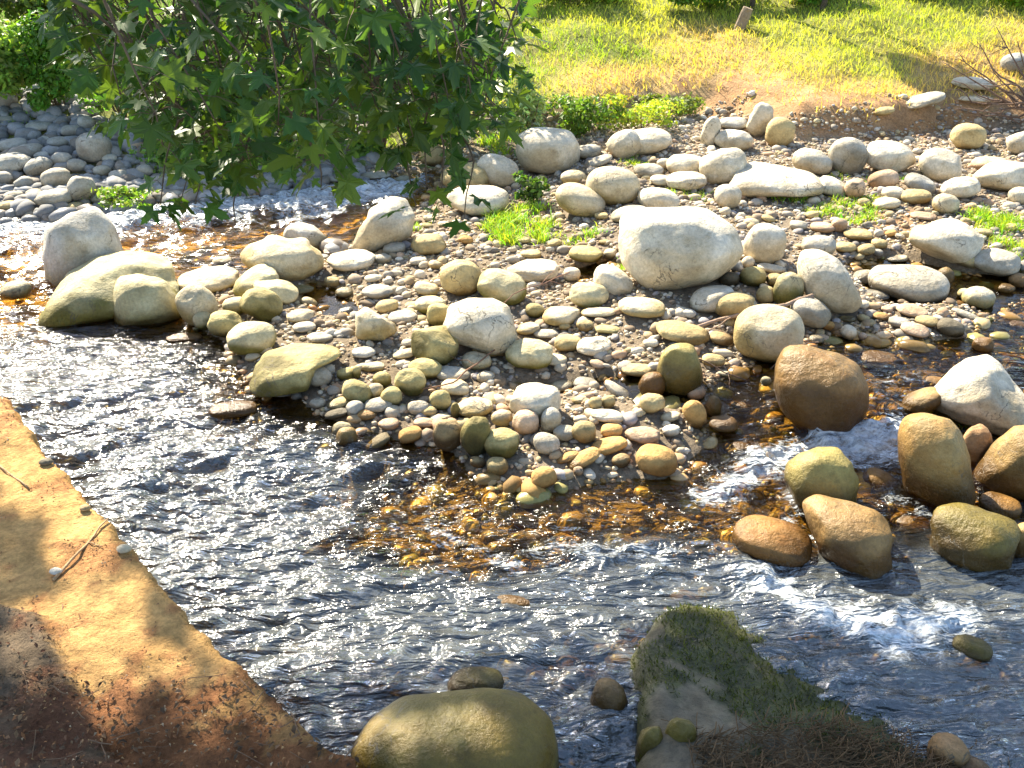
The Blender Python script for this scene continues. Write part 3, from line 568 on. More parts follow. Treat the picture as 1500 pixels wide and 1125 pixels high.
    (56, 244, 42, 26, 10, 'k'), (90, 234, 30, 22, 0, 'k'), (82, 262, 42, 32, 0, 'g'), (35, 268, 28, 20, 0, 'k'), (50, 284, 24, 15, 0, 'g'), (20, 287, 28, 15, 0, 'g'), (78, 291, 52, 28, 0, 'g'), (120, 277, 40, 40, 0, 'g'), (42, 296, 30, 13, 0, 't'),
    (175, 257, 30, 17, 0, 'k'), (212, 250, 26, 20, 0, 'k'), (5, 145, 38, 30, 0, 'k'), (8, 176, 24, 13, 0, 'k'), (200, 213, 22, 12, 0, 'p'), (235, 230, 42, 13, 0, 'k'), (12, 302, 30, 16, 0, 't'), (112, 242, 28, 20, 0, 'k'),
    (150, 250, 26, 16, 0, 'g'), (160, 232, 22, 14, 0, 'k'), (5, 262, 26, 22, 0, 'k'), (60, 228, 22, 12, 0, 'k'), (66, 205, 22, 12, 0, 'k'), (240, 265, 30, 16, 0, 'g'), (290, 262, 34, 14, 0, 'g'), (150, 290, 34, 16, 0, 'g'), (205, 285, 40, 15, 0, 'g'),
    (110, 302, 28, 12, 0, 't'), (255, 285, 26, 12, 0, 'g'), (330, 278, 30, 12, 0, 'g'), (400, 268, 26, 12, 0, 'g'), (440, 264, 22, 10, 0, 'g'), (490, 262, 26, 10, 0, 'g')]:
    S(*r[:5], code=r[5])
HAND = len(ROCKS)
# yellow wedge
stone(0, 0, 0, 0, code='c', poly=[(519, 492), (522, 456), (537, 446), (556, 461), (580, 477), (586, 493), (560, 500), (532, 497)], label='yellowish scooped wedge stone pointing up beside the shallow amber pool', facets=3, name='boulder')

# --- smaller free stones scattered between the measured ones
centers = np.array([r['ctr'][:2] for r in ROCKS]); rads = np.array([max(r['rad'][0], r['rad'][1]) for r in ROCKS])
def gravel_zone(x, y):
    dm, dp = sdwater(x, y); b = bankd(x, y)
    return dm, dp, b
extra = 0; tries = 0
while extra < 75 and tries < 6000:
    tries += 1
    px, py = random.uniform(420, 1490), random.uniform(300, 660)
    g = hit(px, py, 0); x_, y_ = np.array([g[0]]), np.array([g[1]])
    dm, dp, b = gravel_zone(x_, y_)
    if dm[0] > 0.05 or b[0] > 0.1: continue
    rr = random.uniform(0.045, 0.075)
    if (np.hypot(centers[:, 0] - g[0], centers[:, 1] - g[1]) < rads + rr * 0.8).any(): continue
    sc_ = F * rr * 2 / (proj(g)[2])
    hh = sc_ * random.uniform(0.45, 0.7)
    S(px, py - hh * 0.3, sc_, hh, random.uniform(-20, 20), code=random.choice('ccgwttapk'))
    centers = np.vstack([centers, g[:2]]); rads = np.append(rads, rr); extra += 1

# ------------------------------------------------------------------ the stream surface mesh
fo = foam_glint_f(WX, WY)
for r in ROCKS:                                            # water breaking round the stones of the rapid
    if not r['inw'] or r['code'] == 'u': continue
    c = r['ctr']; a_ = r['rad'][0]; rap = math.exp(-((c[0] - 2.1) / 1.3) ** 2 - ((c[1] - 4.9) / .9) ** 2)
    if rap < .1 and a_ < .12: continue
    dd = np.hypot(WX - c[0] - .05, (WY - c[1]) * 1.1) - a_ * .95
    nz = .5 + noise(WX * 3, WY * 3, a_ * 9, 19)
    fo = np.maximum(fo, (.06 + .30 * rap) * nz * np.exp(-(np.maximum(dd, 0) / .09) ** 2))
dmw, dpw = sdwater(WX, WY)
mainm = sm(dmw, -0.02, 0.35)
back = sm(WY, 7.2, 8.2) * sm(-WX, -1.5, 0)
rr_ = (0.25 + 0.75 * mainm) * (1 - 0.45 * sm(WX, 1, 2) * sm(WY, 5.6, 6.2)) * (1 - 0.55 * back * (fo < 0.3))
pool = sm(-dmw, -0.02, 0.1)
WZ = level(WX, WY) + waves(WX, WY) * rr_ * (1 - 0.93 * pool) + fo * mainm * (0.05 + 0.05 * noise(WX * 9, WY * 12, 0, 77) + .03 * noise(WX * 22, WY * 26, 0, 78))
TZ = terrain(WX, WY)
chop = np.clip((0.62 + 0.3 * fo) * (0.25 + 0.75 * rr_) * (1 - 0.85 * pool) * (1 - .62 * back * (1 - sm(fo, .35, .6))) * (1 - .35 * sm(WX, 1.2, 2.2) * sm(WY, 4.4, 5.2)), 0.03, 1)
wn_x, wn_y = len(wx), len(wy)
wi = np.arange(wn_x * wn_y).reshape(wn_y, wn_x)
keep = (TZ < WZ + 0.03) | (np.abs(WX) > 9) | (WY < 1.8)
kq = keep[:-1, :-1] | keep[:-1, 1:] | keep[1:, 1:] | keep[1:, :-1]
wq = np.stack([wi[:-1, :-1], wi[:-1, 1:], wi[1:, 1:], wi[1:, :-1]], -1)[kq]
Vw = np.stack([WX, WY, WZ], -1).reshape(-1, 3)
used = np.unique(wq); remap = np.zeros(len(Vw), np.int64); remap[used] = np.arange(len(used))
w_o = link('water', mesh('water', Vw[used], remap[wq], True, None, {'depth': sm(WZ - TZ, 0.10, 0.50).ravel()[used], 'foam_glint': (fo * (0.3 + 0.7 * mainm)).ravel()[used], 'chop': chop.ravel()[used]}), mat=M_water)
tag(w_o, kind='structure')


# --- labels that place every stone by its nearest landmark
used_l = {}
for r in ROCKS:
    if r['label']: continue
    x, y, w, h = r['px']; best = None
    for (bx, by, bw, bh), sn in BL:
        d = math.hypot((x - bx) / 1.0, (y - by) * 1.3) - (bw + bh) / 4
        if best is None or d < best[0]: best = (d, bx, by, sn)
    d, bx, by, sn = best
    if x < 330 and 130 < y < 312:
        rel = 'on the far grey stone pile'; d = math.hypot(x - 0, y - 180); key2 = 'pile'
    else:
        dx, dy = x - bx, (y - by) * 1.3
        rel = ('right of' if dx > 0 else 'left of') if abs(dx) > abs(dy) else ('in front of' if dy > 0 else 'behind')
        rel = rel + ' the ' + sn
    sz = 'large' if r['wid'] > 0.4 else ('medium' if r['wid'] > 0.22 else 'small')
    ty = 'flat' if w > 2.1 * h else ('upright' if h > w * 1.1 else 'rounded')
    used_l.setdefault((sz, CNAME[r['code']], ty, r['nm'], rel), []).append((d, r))
ORD = [q + ' nearest' for q in ('', 'second', 'third', 'fourth', 'fifth', 'sixth', 'seventh', 'eighth', 'ninth', 'tenth', 'eleventh', 'twelfth', 'thirteenth')]
ORDL = ['leftmost such', 'second such from left', 'third such from left', 'fourth such from left', 'fifth such from left', 'sixth such from left', 'seventh such from left', 'eighth such from left', 'ninth such from left', 'tenth such from left', 'eleventh such from left', 'twelfth such from left', 'thirteenth such from left', 'fourteenth such from left', 'fifteenth such from left']
for (sz, cn, ty, nm, rel), lst in used_l.items():
    pile = rel.startswith('on the far grey')
    lst.sort(key=(lambda q: q[1]['px'][0]) if pile else (lambda q: q[0]))
    for i, (d, r) in enumerate(lst):
        base = f'{sz} {cn} {ty} {nm} {rel}'
        if len(lst) > 1:
            base += ', ' + (ORDL[i] if pile else ('the nearest' if i == 0 else ORD[min(i, 12)]))
        r['label'] = base
for r in ROCKS:
    nm = r['nm']; tag(r['o'], r['label'], 'boulder' if nm == 'boulder' else 'stone', 'boulders along the stream' if nm == 'boulder' else 'loose stones on the banks and bar')
print('rocks', len(ROCKS), 'hand', HAND)

# ------------------------------------------------------------------ gravel and bed cobbles (uncountable)
def pebbles(name, N, area, keepf, rlo, rhi, colf, sub, sink, pw=2.0, flat=(0.45, 0.75), seed=1):
    g = np.random.default_rng(seed)
    x = g.uniform(area[0], area[1], N); y = g.uniform(area[2], area[3], N)
    k = keepf(x, y); x, y = x[k], y[k]
    r = rlo + (rhi - rlo) * g.random(len(x)) ** pw
    # keep clear of the big stones
    ok = np.ones(len(x), bool)
    for c, rd in zip(centers, rads):
        ok &= np.hypot(x - c[0], y - c[1]) > rd * 0.72
    x, y, r = x[ok], y[ok], r[ok]; n = len(x)
    z = terrain(x, y)
    D, Fa = ICO[sub]; m = len(D)
    sx = r * g.uniform(0.9, 1.35, n); sy = r * g.uniform(0.65, 1.0, n); sz = r * g.uniform(flat[0], flat[1], n)
    th = g.uniform(0, 2 * math.pi, n); tx = g.normal(0, 0.25, n)
    bump = 1 + 0.24 * (g.random((n, m)) - 0.5) * (1 if sub <= 2 else 0.5)
    V = D[None] * bump[..., None]
    V = V * np.stack([sx, sy, sz], -1)[:, None]
    c, s = np.cos(tx)[:, None], np.sin(tx)[:, None]; V = np.stack([V[..., 0], V[..., 1] * c - V[..., 2] * s, V[..., 1] * s + V[..., 2] * c], -1)
    c, s = np.cos(th)[:, None], np.sin(th)[:, None]; V = np.stack([V[..., 0] * c - V[..., 1] * s, V[..., 0] * s + V[..., 1] * c, V[..., 2]], -1)
    V[..., 0] += x[:, None]; V[..., 1] += y[:, None]; V[..., 2] += (z + sz * sink)[:, None]
    cols = colf(x, y, z, g); cols = np.repeat(cols, m, 0)
    wet = np.repeat(sm(level(x, y) + 0.02 - z, 0, .02), m)
    Fl = (Fa[None] + (np.arange(n) * m)[:, None, None]).reshape(-1, 3)
    return V.reshape(-1, 3), Fl, cols, wet
PC = np.array([[.58, .54, .46], [.50, .45, .36], [.42, .40, .37], [.38, .30, .20], [.30, .25, .20], [.26, .25, .24], [.48, .34, .24], [.62, .60, .55], [.34, .33, .36], [.44, .38, .24], [.20, .16, .12]])
def pcol(x, y, z, g):
    c = PC[g.integers(0, len(PC), len(x))] * C(1.12, 1.06, .95) * g.uniform(.75, 1.15, (len(x), 1))
    u = sm(level(x, y) + 0.015 - z, -0.02, 0.04)[:, None]
    back_ = (sm(-x, -1.2, 0) * sm(y, 6.5, 7.5))[:, None]
    c = c * (1 - u) + u * (c * C(.95, .62, .28) * 0.85 + C(.03, .018, 0))
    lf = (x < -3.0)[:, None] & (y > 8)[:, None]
    return np.where(lf, c * C(.85, .92, 1.0), c)  # far left gravel tinted bluer for the shade on the pile
def barmask(x, y):
    dm, dp, b = gravel_zone(x, y); n = fbm(x * 2, y * 2, 0, 3, 91)
    return (dm < 0.06) & (b < 0.35 + 0.5 * n) & (n > -0.6)
parts = [pebbles('a', 62000, (-5.5, 8, 4.6, 12.5), barmask, .009, .026, pcol, 1, .3, 1.6, seed=3),
         pebbles('b', 9500, (-5.5, 8, 4.6, 12.5), barmask, .02, .06, pcol, 2, .35, 2.0, seed=4)]
def leftbank(x, y):
    b = bankd(x, y); dm, dp = sdwater(x, y); return (dm < 0.15) & (b < 1.9 + 1.2 * fbm(x * 1.5, y * 1.5, 0, 2, 17)) & (x < -1.6)
parts.append(pebbles('c', 5200, (-7.5, -1.4, 8.5, 13), leftbank, .03, .13, lambda x, y, z, g: np.array([.28, .285, .29]) * g.uniform(.6, 1.25, (len(x), 1)) * np.where(g.random((len(x), 1)) < .25, C(1.1, .95, .8), C(1, 1, 1)), 2, .4, 1.8, seed=5))  # dark blue-grey puts the shade over the stone pile into its colour
def joinp(parts):
    V, Fa, Cc, Wt = [], [], [], []; n = 0
    for v, f, c, w in parts: V.append(v); Fa.append(f + n); Cc.append(c); Wt.append(w); n += len(v)
    return np.concatenate(V), np.concatenate(Fa), np.concatenate(Cc), np.concatenate(Wt)
V, Fa, Cc, Wt = joinp(parts)
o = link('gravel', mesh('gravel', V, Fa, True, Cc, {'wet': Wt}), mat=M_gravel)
tag(o, 'loose grey and tan gravel covering the bar and banks', 'gravel', kind='stuff')
def bedcol(x, y, z, g):
    P_ = np.array([[.34, .20, .06], [.42, .28, .10], [.26, .17, .06], [.48, .36, .18], [.20, .13, .05], [.30, .26, .09]])
    mz = (1 - sm(x, 0.6, 2.0) * sm(y, 4.2, 5.0)) * (1 - riffle(x, y)) * (1 - .4 * sm(fbm(x * .8, y * .8, 0, 3, 611), .0, .3) * sm(y, 3.2, 4.4))
    return P_[g.integers(0, len(P_), len(x))] * g.uniform(.7, 1.2, (len(x), 1)) * (1 - .45 * mz)[:, None]
def bedmask(x, y):
    dm, dp = sdwater(x, y); back_ = (y > 7.0) & (x < -1.0)
    return ((dm > 0.0) | (dp > 0.0)) & (~back_ | (np.random.default_rng(1).random(len(x)) < .15))
parts = [pebbles('e', 5200, (-5, 7.5, 1.8, 11), bedmask, .03, .10, bedcol, 2, -.05, 1.6, seed=6), pebbles('f', 14000, (-3, 7.5, 3.2, 9.5), bedmask, .012, .035, bedcol, 1, .3, 1.6, seed=8)]
V, Fa, Cc, Wt = joinp(parts)
lim = level(V[:, 0], V[:, 1])
o = link('riverbed_cobbles', mesh('riverbed_cobbles', V, Fa, True, Cc, {'wet': Wt}), mat=M_gravel)
tag(o, 'amber brown cobbles lying on the stream bed under water', 'cobbles', kind='stuff')

# ------------------------------------------------------------------ mossy slab, lower right
def build_slab():
    pl = np.array(SLAB); x0, y0 = pl.min(0) - .05; x1, y1 = pl.max(0) + .05
    ax_ = np.arange(x0, x1, .022); ay_ = np.arange(max(y0, 0.9), y1, .022); SX, SY = np.meshgrid(ax_, ay_)
    d = sdpoly(SX, SY, pl) + 0.05 * fbm(SX * 5, SY * 5, 0, 3, 201)
    a = P(990, 1000, .2); b = P(1100, 875, 0); c = P(1400, 1010, 0)
    A = np.array([[a[0], a[1], 1], [b[0], b[1], 1], [c[0], c[1], 1]]); k = np.linalg.solve(A, [0.17, -0.05, -0.12])
    z = k[0] * SX + k[1] * SY + k[2]
    z = np.minimum(z, 0.22 + 0.1 * (z - .22)) + 0.035 * fbm(SX * 2.2, SY * 2.2, 0, 4, 203) + 0.016 * fbm(SX * 9, SY * 9, 0, 4, 204)
    # broken step along the left edge
    z = z - 0.9 * np.clip(0.10 - d, 0, .5) ** 1.0 * (0.8 + 1.5 * sm(d, 0.05, -0.02))
    z = np.maximum(z, -0.5)
    n = fbm(SX * 6, SY * 6, 0, 4, 205); n2 = fbm(SX * 26, SY * 14, 0, 4, 206)
    grey = C(.17, .145, .10) * (1 + .5 * n2)[..., None] + n[..., None] * .05
    moss = C(.05, .056, .010) * (1 + .9 * n2)[..., None]
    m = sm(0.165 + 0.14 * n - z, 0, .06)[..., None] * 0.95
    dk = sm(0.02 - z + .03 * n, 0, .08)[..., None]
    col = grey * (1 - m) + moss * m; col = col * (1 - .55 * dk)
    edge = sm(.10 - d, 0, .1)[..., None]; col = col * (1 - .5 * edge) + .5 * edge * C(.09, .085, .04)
    ii = np.arange(SX.size).reshape(SX.shape); kp = d > -0.28
    kq = kp[:-1, :-1] & kp[1:, 1:] & kp[1:, :-1] & kp[:-1, 1:]
    q = np.stack([ii[:-1, :-1], ii[:-1, 1:], ii[1:, 1:], ii[1:, :-1]], -1)[kq]
    V = np.stack([SX, SY, z], -1).reshape(-1, 3); us = np.unique(q); rm = np.zeros(len(V), int); rm[us] = np.arange(len(us))
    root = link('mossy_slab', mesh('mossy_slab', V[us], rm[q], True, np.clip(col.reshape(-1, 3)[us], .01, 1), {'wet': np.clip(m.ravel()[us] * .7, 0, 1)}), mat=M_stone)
    tag(root, 'big grey rock slab with green moss and water sliding over its far side', 'rock slab')
    # moss tufts
    g = np.random.default_rng(21)
    sel = np.where((m.ravel() > .4) & (z.ravel() > -0.02) & (d.ravel() > 0))[0]; sel = g.choice(sel, 7000)
    base = V[sel] + g.normal(0, .008, (len(sel), 3)) * [1, 1, 0]
    hgt = g.uniform(.008, .03, len(sel)); an = g.uniform(0, 6.28, len(sel)); w_ = .003
    dx = np.stack([np.cos(an), np.sin(an), np.zeros(len(sel))], -1)
    tip = base + np.stack([g.normal(-.004, .012, len(sel)), g.normal(0, .01, len(sel)), hgt], -1)
    VV = np.stack([base - dx * w_, base + dx * w_, tip], 1).reshape(-1, 3)
    cc = np.repeat(C(.065, .078, .010) * g.uniform(.3, 1.6, (len(sel), 1)), 3, 0)
    link('moss', mesh('moss', VV, np.arange(len(VV)).reshape(-1, 3), False, cc), parent=root, mat=M_grass)
    return V.reshape(SX.shape + (3,)), ax_, ay_
slabV, sax, say = build_slab()
def slabz(x, y):
    i = int(np.clip((x - sax[0]) / .022, 0, len(sax) - 1)); j = int(np.clip((y - say[0]) / .022, 0, len(say) - 1)); return slabV[j, i, 2]
def chips(name, pts, n, seed, size, palette, flat=True):
    """scattered dry leaf flakes"""
    g = np.random.default_rng(seed); p = pts[g.integers(0, len(pts), n)] + g.normal(0, .012, (n, 3)) * [1, 1, .15]
    a = g.uniform(0, 6.28, n); s = g.uniform(size * .4, size, n); t1 = np.stack([np.cos(a), np.sin(a), g.normal(0, .35, n)], -1); t2 = np.stack([-np.sin(a), np.cos(a), g.normal(0, .35, n)], -1)
    L_, W_ = s[:, None], (s * g.uniform(.35, .7, n))[:, None]
    up = np.array([0, 0, .004])
    VV = np.stack([p - t1 * L_, p + t2 * W_ + up * 2, p + t1 * L_ + up, p - t2 * W_ + up * 2], 1).reshape(-1, 3)
    pal = np.array(palette); cc = np.repeat(pal[g.integers(0, len(pal), n)] * g.uniform(.6, 1.3, (n, 1)), 4, 0)
    return VV, np.arange(len(VV)).reshape(-1, 4), cc
def sticks(pts, n, seed, lo, hi, r=.0025):
    g = np.random.default_rng(seed); T = Tubes()
    for i in range(n):
        p = pts[g.integers(0, len(pts))] + np.array([0, 0, g.uniform(0.002, .02)]); a = g.normal(0.1, 0.8); L_ = g.uniform(lo, hi)
        q = p + np.array([math.cos(a), math.sin(a), g.normal(0, .10)]) * L_
        T.add(wob(p, q, 5, L_ * .12, seed=i), g.uniform(r * .5, r * 1.5), 4)
    return T.mesh('twigs')
# debris on the slab
pts = []
g = np.random.default_rng(31)
while len(pts) < 1500:
    px = g.uniform(1010, 1560); py = g.uniform(1035, 1190) + 0.0
    if py < 1085 - 60 * math.exp(-((px - 1230) / 150) ** 2) + g.normal(0, 14): continue
    p = P(px, py, .2); pts.append([p[0], p[1], slabz(p[0], p[1]) + g.uniform(0.0, .025)])
pts = np.array(pts)
me = sticks(pts, 3000, 5, .02, .13, .0018); simplecol(me, C(.17, .105, .05))
o = link('twig_litter', me, mat=M_bark); tag(o, 'brown flood litter of twigs and dry grass lying on the mossy slab', 'twig litter', kind='stuff')

# ------------------------------------------------------------------ sandy concrete ledge, lower left
def build_ledge():
    pl = np.array(LEDGE); x0, x1, y0, y1 = -6.5, 0.2, 0.6, 9.0
    ax_ = np.arange(x0, x1, .03); ay_ = np.arange(y0, y1, .03); SX, SY = np.meshgrid(ax_, ay_)
    near = sm(3.15 - SY, 0, 1.0)
    d = sdpoly(SX, SY, pl) + .02 * fbm(SX * 14, SY * 14, 0, 3, 311) + (0.03 + 0.09 * near) * fbm(SX * 6, SY * 6, 0, 4, 301)
    z = 0.45 + 0.018 * fbm(SX * 4, SY * 4, 0, 4, 302) + .010 * fbm(SX * 15, SY * 15, 0, 3, 312) + 0.05 * near * fbm(SX * 6, SY * 6, 0, 4, 303)
    # bare lower strip of concrete inside the corner
    st = PP([(60, 905, .45), (110, 1000, .45), (150, 1085, .45), (185, 1140, .45), (220, 1300, .45), (-600, 1500, .45), (-600, 700, .45)])
    ds = sdpoly(SX, SY, st) + .02 * fbm(SX * 7, SY * 7, 0, 3, 304)
    z = z + 0.05 * sm(ds, -.01, .03)
    z = z - 0.05 * sm(.04 - d, 0, .04) ** 2
    z = np.where(d < 0, -0.6, z)
    n = fbm(SX * 3, SY * 3, 0, 4, 305); n2 = fbm(SX * 14, SY * 14, 0, 4, 306)
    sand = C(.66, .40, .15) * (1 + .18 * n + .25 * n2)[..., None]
    red = (C(.34, .15, .06) * (1 - near[..., None] * .45)) * (1 + .6 * n2)[..., None]  # darker near end: brown dirt plus tree shade put into the colour
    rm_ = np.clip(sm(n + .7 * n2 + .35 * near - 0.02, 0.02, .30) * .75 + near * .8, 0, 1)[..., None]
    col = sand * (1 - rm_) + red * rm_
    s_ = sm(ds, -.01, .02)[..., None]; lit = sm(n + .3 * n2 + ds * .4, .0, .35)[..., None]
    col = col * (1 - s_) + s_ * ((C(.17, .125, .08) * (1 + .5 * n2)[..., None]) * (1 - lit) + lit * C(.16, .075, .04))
    ii = np.arange(SX.size).reshape(SX.shape); kp = d > -0.07
    kq = kp[:-1, :-1] & kp[1:, 1:] & kp[1:, :-1] & kp[:-1, 1:]
    q = np.stack([ii[:-1, :-1], ii[:-1, 1:], ii[1:, 1:], ii[1:, :-1]], -1)[kq]
    # snap the outer rows straight down so that the edge is a wall
    V = np.stack([SX, SY, z], -1).reshape(-1, 3); us = np.unique(q); rm = np.zeros(len(V), int); rm[us] = np.arange(len(us))
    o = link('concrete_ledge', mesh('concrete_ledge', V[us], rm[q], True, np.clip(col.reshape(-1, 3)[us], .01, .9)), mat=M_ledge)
    tag(o, 'sandy orange concrete ledge beside the water at the lower left', 'ledge')
    return d, ds, SX, SY, z, n, n2, near
d_, ds_, LX, LY, LZ, n_, n2_, near_ = build_ledge()
vis = (d_ > .03) & (LY < 5.5) & (LX > -4)
w1 = vis & ((n_ + .5 * n2_ + near_ * .5) > 0.05)
pts = np.stack([LX[w1], LY[w1], LZ[w1] + .004], -1)
V, Fa, Cc = chips('x', pts, 4200, 41, .009, [[.42, .2, .08], [.5, .3, .13], [.3, .14, .06], [.6, .45, .28], [.22, .12, .06]])
ns = vis & (ds_ > 0); pts2 = np.stack([LX[ns], LY[ns], LZ[ns] + .004], -1); V2, F2, C2 = chips('y', pts2, 1500, 43, .014, [[.16, .07, .04], [.12, .06, .035], [.22, .11, .06]])
nr = vis & (near_ > .2); pts3 = np.stack([LX[nr], LY[nr], LZ[nr] + .008], -1); V3, F3, C3 = chips('y', pts3, 3200, 44, .017, [[.22, .13, .07], [.16, .10, .055], [.28, .17, .09], [.30, .14, .06], [.11, .07, .04]])
o = link('leaf_litter', mesh('leaf_litter', np.concatenate([V, V2, V3]), np.concatenate([Fa, F2 + len(V), F3 + len(V) + len(V2)]), False, np.concatenate([Cc, C2, C3])), mat=M_bark)
tag(o, 'dry leaf flakes and crumbs scattered over the sandy ledge', 'leaf litter', kind='stuff')
me = sticks(np.concatenate([pts[::7], pts3]), 260, 9, .03, .16, .0022); simplecol(me, C(.24, .15, .09))
o = link('fallen_twigs', me, mat=M_bark); tag(o, 'thin fallen twigs lying on the sandy ledge', 'twigs', kind='stuff')
T = Tubes(); a = P(78, 850, .46); b = P(158, 760, .46); T.add(wob(a, b, 8, .02, seed=3), np.linspace(.008, .004, 8), 6)
T.add(wob(a + (b - a) * .6, P(150, 800, .47), 4, .01, seed=4), .003, 5)
o = link('stick', simplecol(T.mesh('stick'), C(.50, .33, .18)), mat=M_bark); tag(o, 'pale forked stick lying across the sunny part of the ledge', 'stick')
T = Tubes(); T.add(wob(P(-10, 675, .46), P(42, 715, .46), 6, .015, seed=6), np.linspace(.004, .006, 6), 6)
o = link('stick', simplecol(T.mesh('stick'), C(.55, .36, .2)), mat=M_bark); tag(o, 'short thin stick near the left edge of the ledge', 'stick')
# pebbles on the ledge
for i, (px, py, s, c, lb) in enumerate([(68, 678, 14, 'd', 'dark lone pebble near the water side of the ledge'), (82, 838, 13, 'w', 'white pebble beside the pale stick on the ledge'), (182, 805, 16, 'c', 'cream flake at the ledge rim'), (125, 745, 12, 'b', 'brown chip under the ledge rim twigs')]):
    p = P(px, py, .46); r_ = s / 2 * np.linalg.norm(p - CAM) / F; D, Fs = ICO[2]; gg = np.random.default_rng(i)
    V = D * [r_ * 1.2, r_ * .9, r_ * .6] * (1 + .2 * gg.random((len(D), 1)))
    o = link('pebble', mesh('pebble', V, Fs, True, np.tile(PAL[c][0], (len(V), 1)), {'wet': np.zeros(len(V))}), mat=M_stone, loc=p + [0, 0, r_ * .2]); tag(o, lb, 'pebble', 'pebbles on the ledge')

# ------------------------------------------------------------------ driftwood and twigs on the bar
def sticko(pts, r, col, label, cat='driftwood', name='driftwood', side=()):
    W_ = []
    for (px, py, off) in pts: W_.append(hit(px, py, off))
    W_ = np.array(W_); t = np.linspace(0, len(W_) - 1, len(W_) * 5); Q = np.stack([np.interp(t, np.arange(len(W_)), W_[:, k]) for k in range(3)], -1)
    Q += .008 * np.stack([noise(t * 2, k * 5.5, .3) for k in range(3)], -1)
    T = Tubes(); rr = r * np.interp(t, [0, t[-1]], [1, .55]) * (1 + .2 * noise(t * 3, 1.0, .7)); T.add(Q, rr, 8)
    for (i, px, py, off, r2) in side:
        T.add(wob(Q[i], hit(px, py, off), 7, .03, seed=i), np.linspace(r2, r2 * .4, 7), 5)
    o = link(name, simplecol(T.mesh(name), col), mat=M_bark); return tag(o, label, cat)
sticko([(1192, 432, .18), (1150, 446, .13), (1085, 460, .10), (1050, 468, .06), (1016, 480, .03)], .020, C(.42, .30, .22), 'bleached driftwood pole leaning against the round tan boulder', side=((8, 1090, 480, .06, .006), (4, 1175, 470, .05, .006), (14, 1000, 500, .03, .006)))
sticko([(735, 505, .10), (700, 530, .10), (665, 560, .10), (612, 570, .07)], .007, C(.28, .16, .10), 'thin dark curved stick across the olive stones of the lower bar', 'stick', 'stick', side=((7, 655, 520, .08, .003),))
sticko([(1015, 520, .08), (1060, 545, .06), (1100, 560, .05)], .006, C(.18, .12, .09), 'thin dark twig between the olive ball boulder and the round tan one', 'stick', 'stick', side=((5, 1110, 535, .06, .003), (8, 1070, 575, .05, .003), (3, 1085, 530, .07, .002)))
sticko([(1200, 500, .05), (1170, 505, .07), (1120, 548, .05)], .006, C(.25, .17, .12), 'small dark twig caught above the large brown boulder', 'stick', 'stick', side=((4, 1150, 530, .05, .003),))
sticko([(835, 398, .10), (795, 415, .16), (752, 430, .14), (735, 445, .1)], .005, C(.30, .17, .12), 'red-brown twig tangle beside the tan and olive oval stone', 'stick', 'stick', side=((5, 850, 420, .08, .003), (7, 820, 385, .1, .003), (9, 780, 440, .09, .003), (3, 860, 405, .06, .002), (6, 800, 430, .05, .002)))
sticko([(410, 618, .0), (455, 612, .03), (490, 625, .02)], .005, C(.12, .08, .06), 'thin wet twig poking out of the water near the shore', 'stick', 'stick')

# ------------------------------------------------------------------ grass and shrubs
def blades(x, y, hmin, hmax, colf, seed, w=.006, lean=.5, zoff=0.0):
    g = np.random.default_rng(seed); n = len(x); z = terrain(x, y) + zoff; a = g.uniform(0, 6.28, n); h = g.uniform(hmin, hmax, n); wd = w * g.uniform(.6, 1.4, n)
    dx = np.stack([np.cos(a), np.sin(a), np.zeros(n)], -1) * wd[:, None]
    la = g.uniform(0, 6.28, n); ln = np.stack([np.cos(la), np.sin(la), np.zeros(n)], -1) * (h * g.uniform(.1, lean * 1.6, n))[:, None]
    b = np.stack([x, y, z - .01], -1); m = b + ln * .35 + np.stack([0 * h, 0 * h, h * .6], -1); t = b + ln + np.stack([0 * h, 0 * h, h * .95], -1)
    V = np.stack([b - dx, b + dx, m + dx * .8, m - dx * .8, t], 1).reshape(-1, 3); i = np.arange(n)[:, None] * 5
    Q = np.concatenate([i + 0, i + 1, i + 2, i + 3], 1); Tt = np.concatenate([i + 3, i + 2, i + 4], 1)
    return V, Q, Tt, np.repeat(colf(x, y, g), 5, 0)
def gcol(x, y, g):
    d = np.clip(dryness(x, y) + .25 * g.normal(size=len(x)), 0, 1)[:, None]
    gr = C(.24, .36, .03); yl = C(.52, .52, .07); dr = C(.66, .45, .17)
    mx = np.clip(.5 + 1.2 * fbm(x * .6, y * .6, 0, 3, 401) + .15 * g.normal(size=len(x)), 0, 1)[:, None]
    c = gr * (1 - mx) + yl * mx; c = c * (1 - d) + dr * d
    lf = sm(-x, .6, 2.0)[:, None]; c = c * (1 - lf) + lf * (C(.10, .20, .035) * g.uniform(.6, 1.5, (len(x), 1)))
    return c * g.uniform(.7, 1.25, (len(x), 1))
g = np.random.default_rng(50)
N = 210000; x = g.uniform(-10.5, 12, N); y = 8.5 + 14.5 * g.random(N) ** 1.15
b = bankd(x, y); nn = fbm(x * 1.6, y * 1.6, 0, 3, 402)
keep = (b > 0.25 + 0.6 * nn) & (g.random(N) > .72 * dirtzone(x, y)) & ((x > -1.5) | (b > 1.6 + nn))
x, y = x[keep], y[keep]
V, Q, Tt, Cc = blades(x, y, .04, .13, gcol, 51, .005, .8)
o = link('meadow_grass', mesh('meadow_grass', V, [Q, Tt], False, Cc), mat=M_grass); tag(o, 'sunlit yellow-green meadow grass covering the far bank', 'grass', kind='stuff')
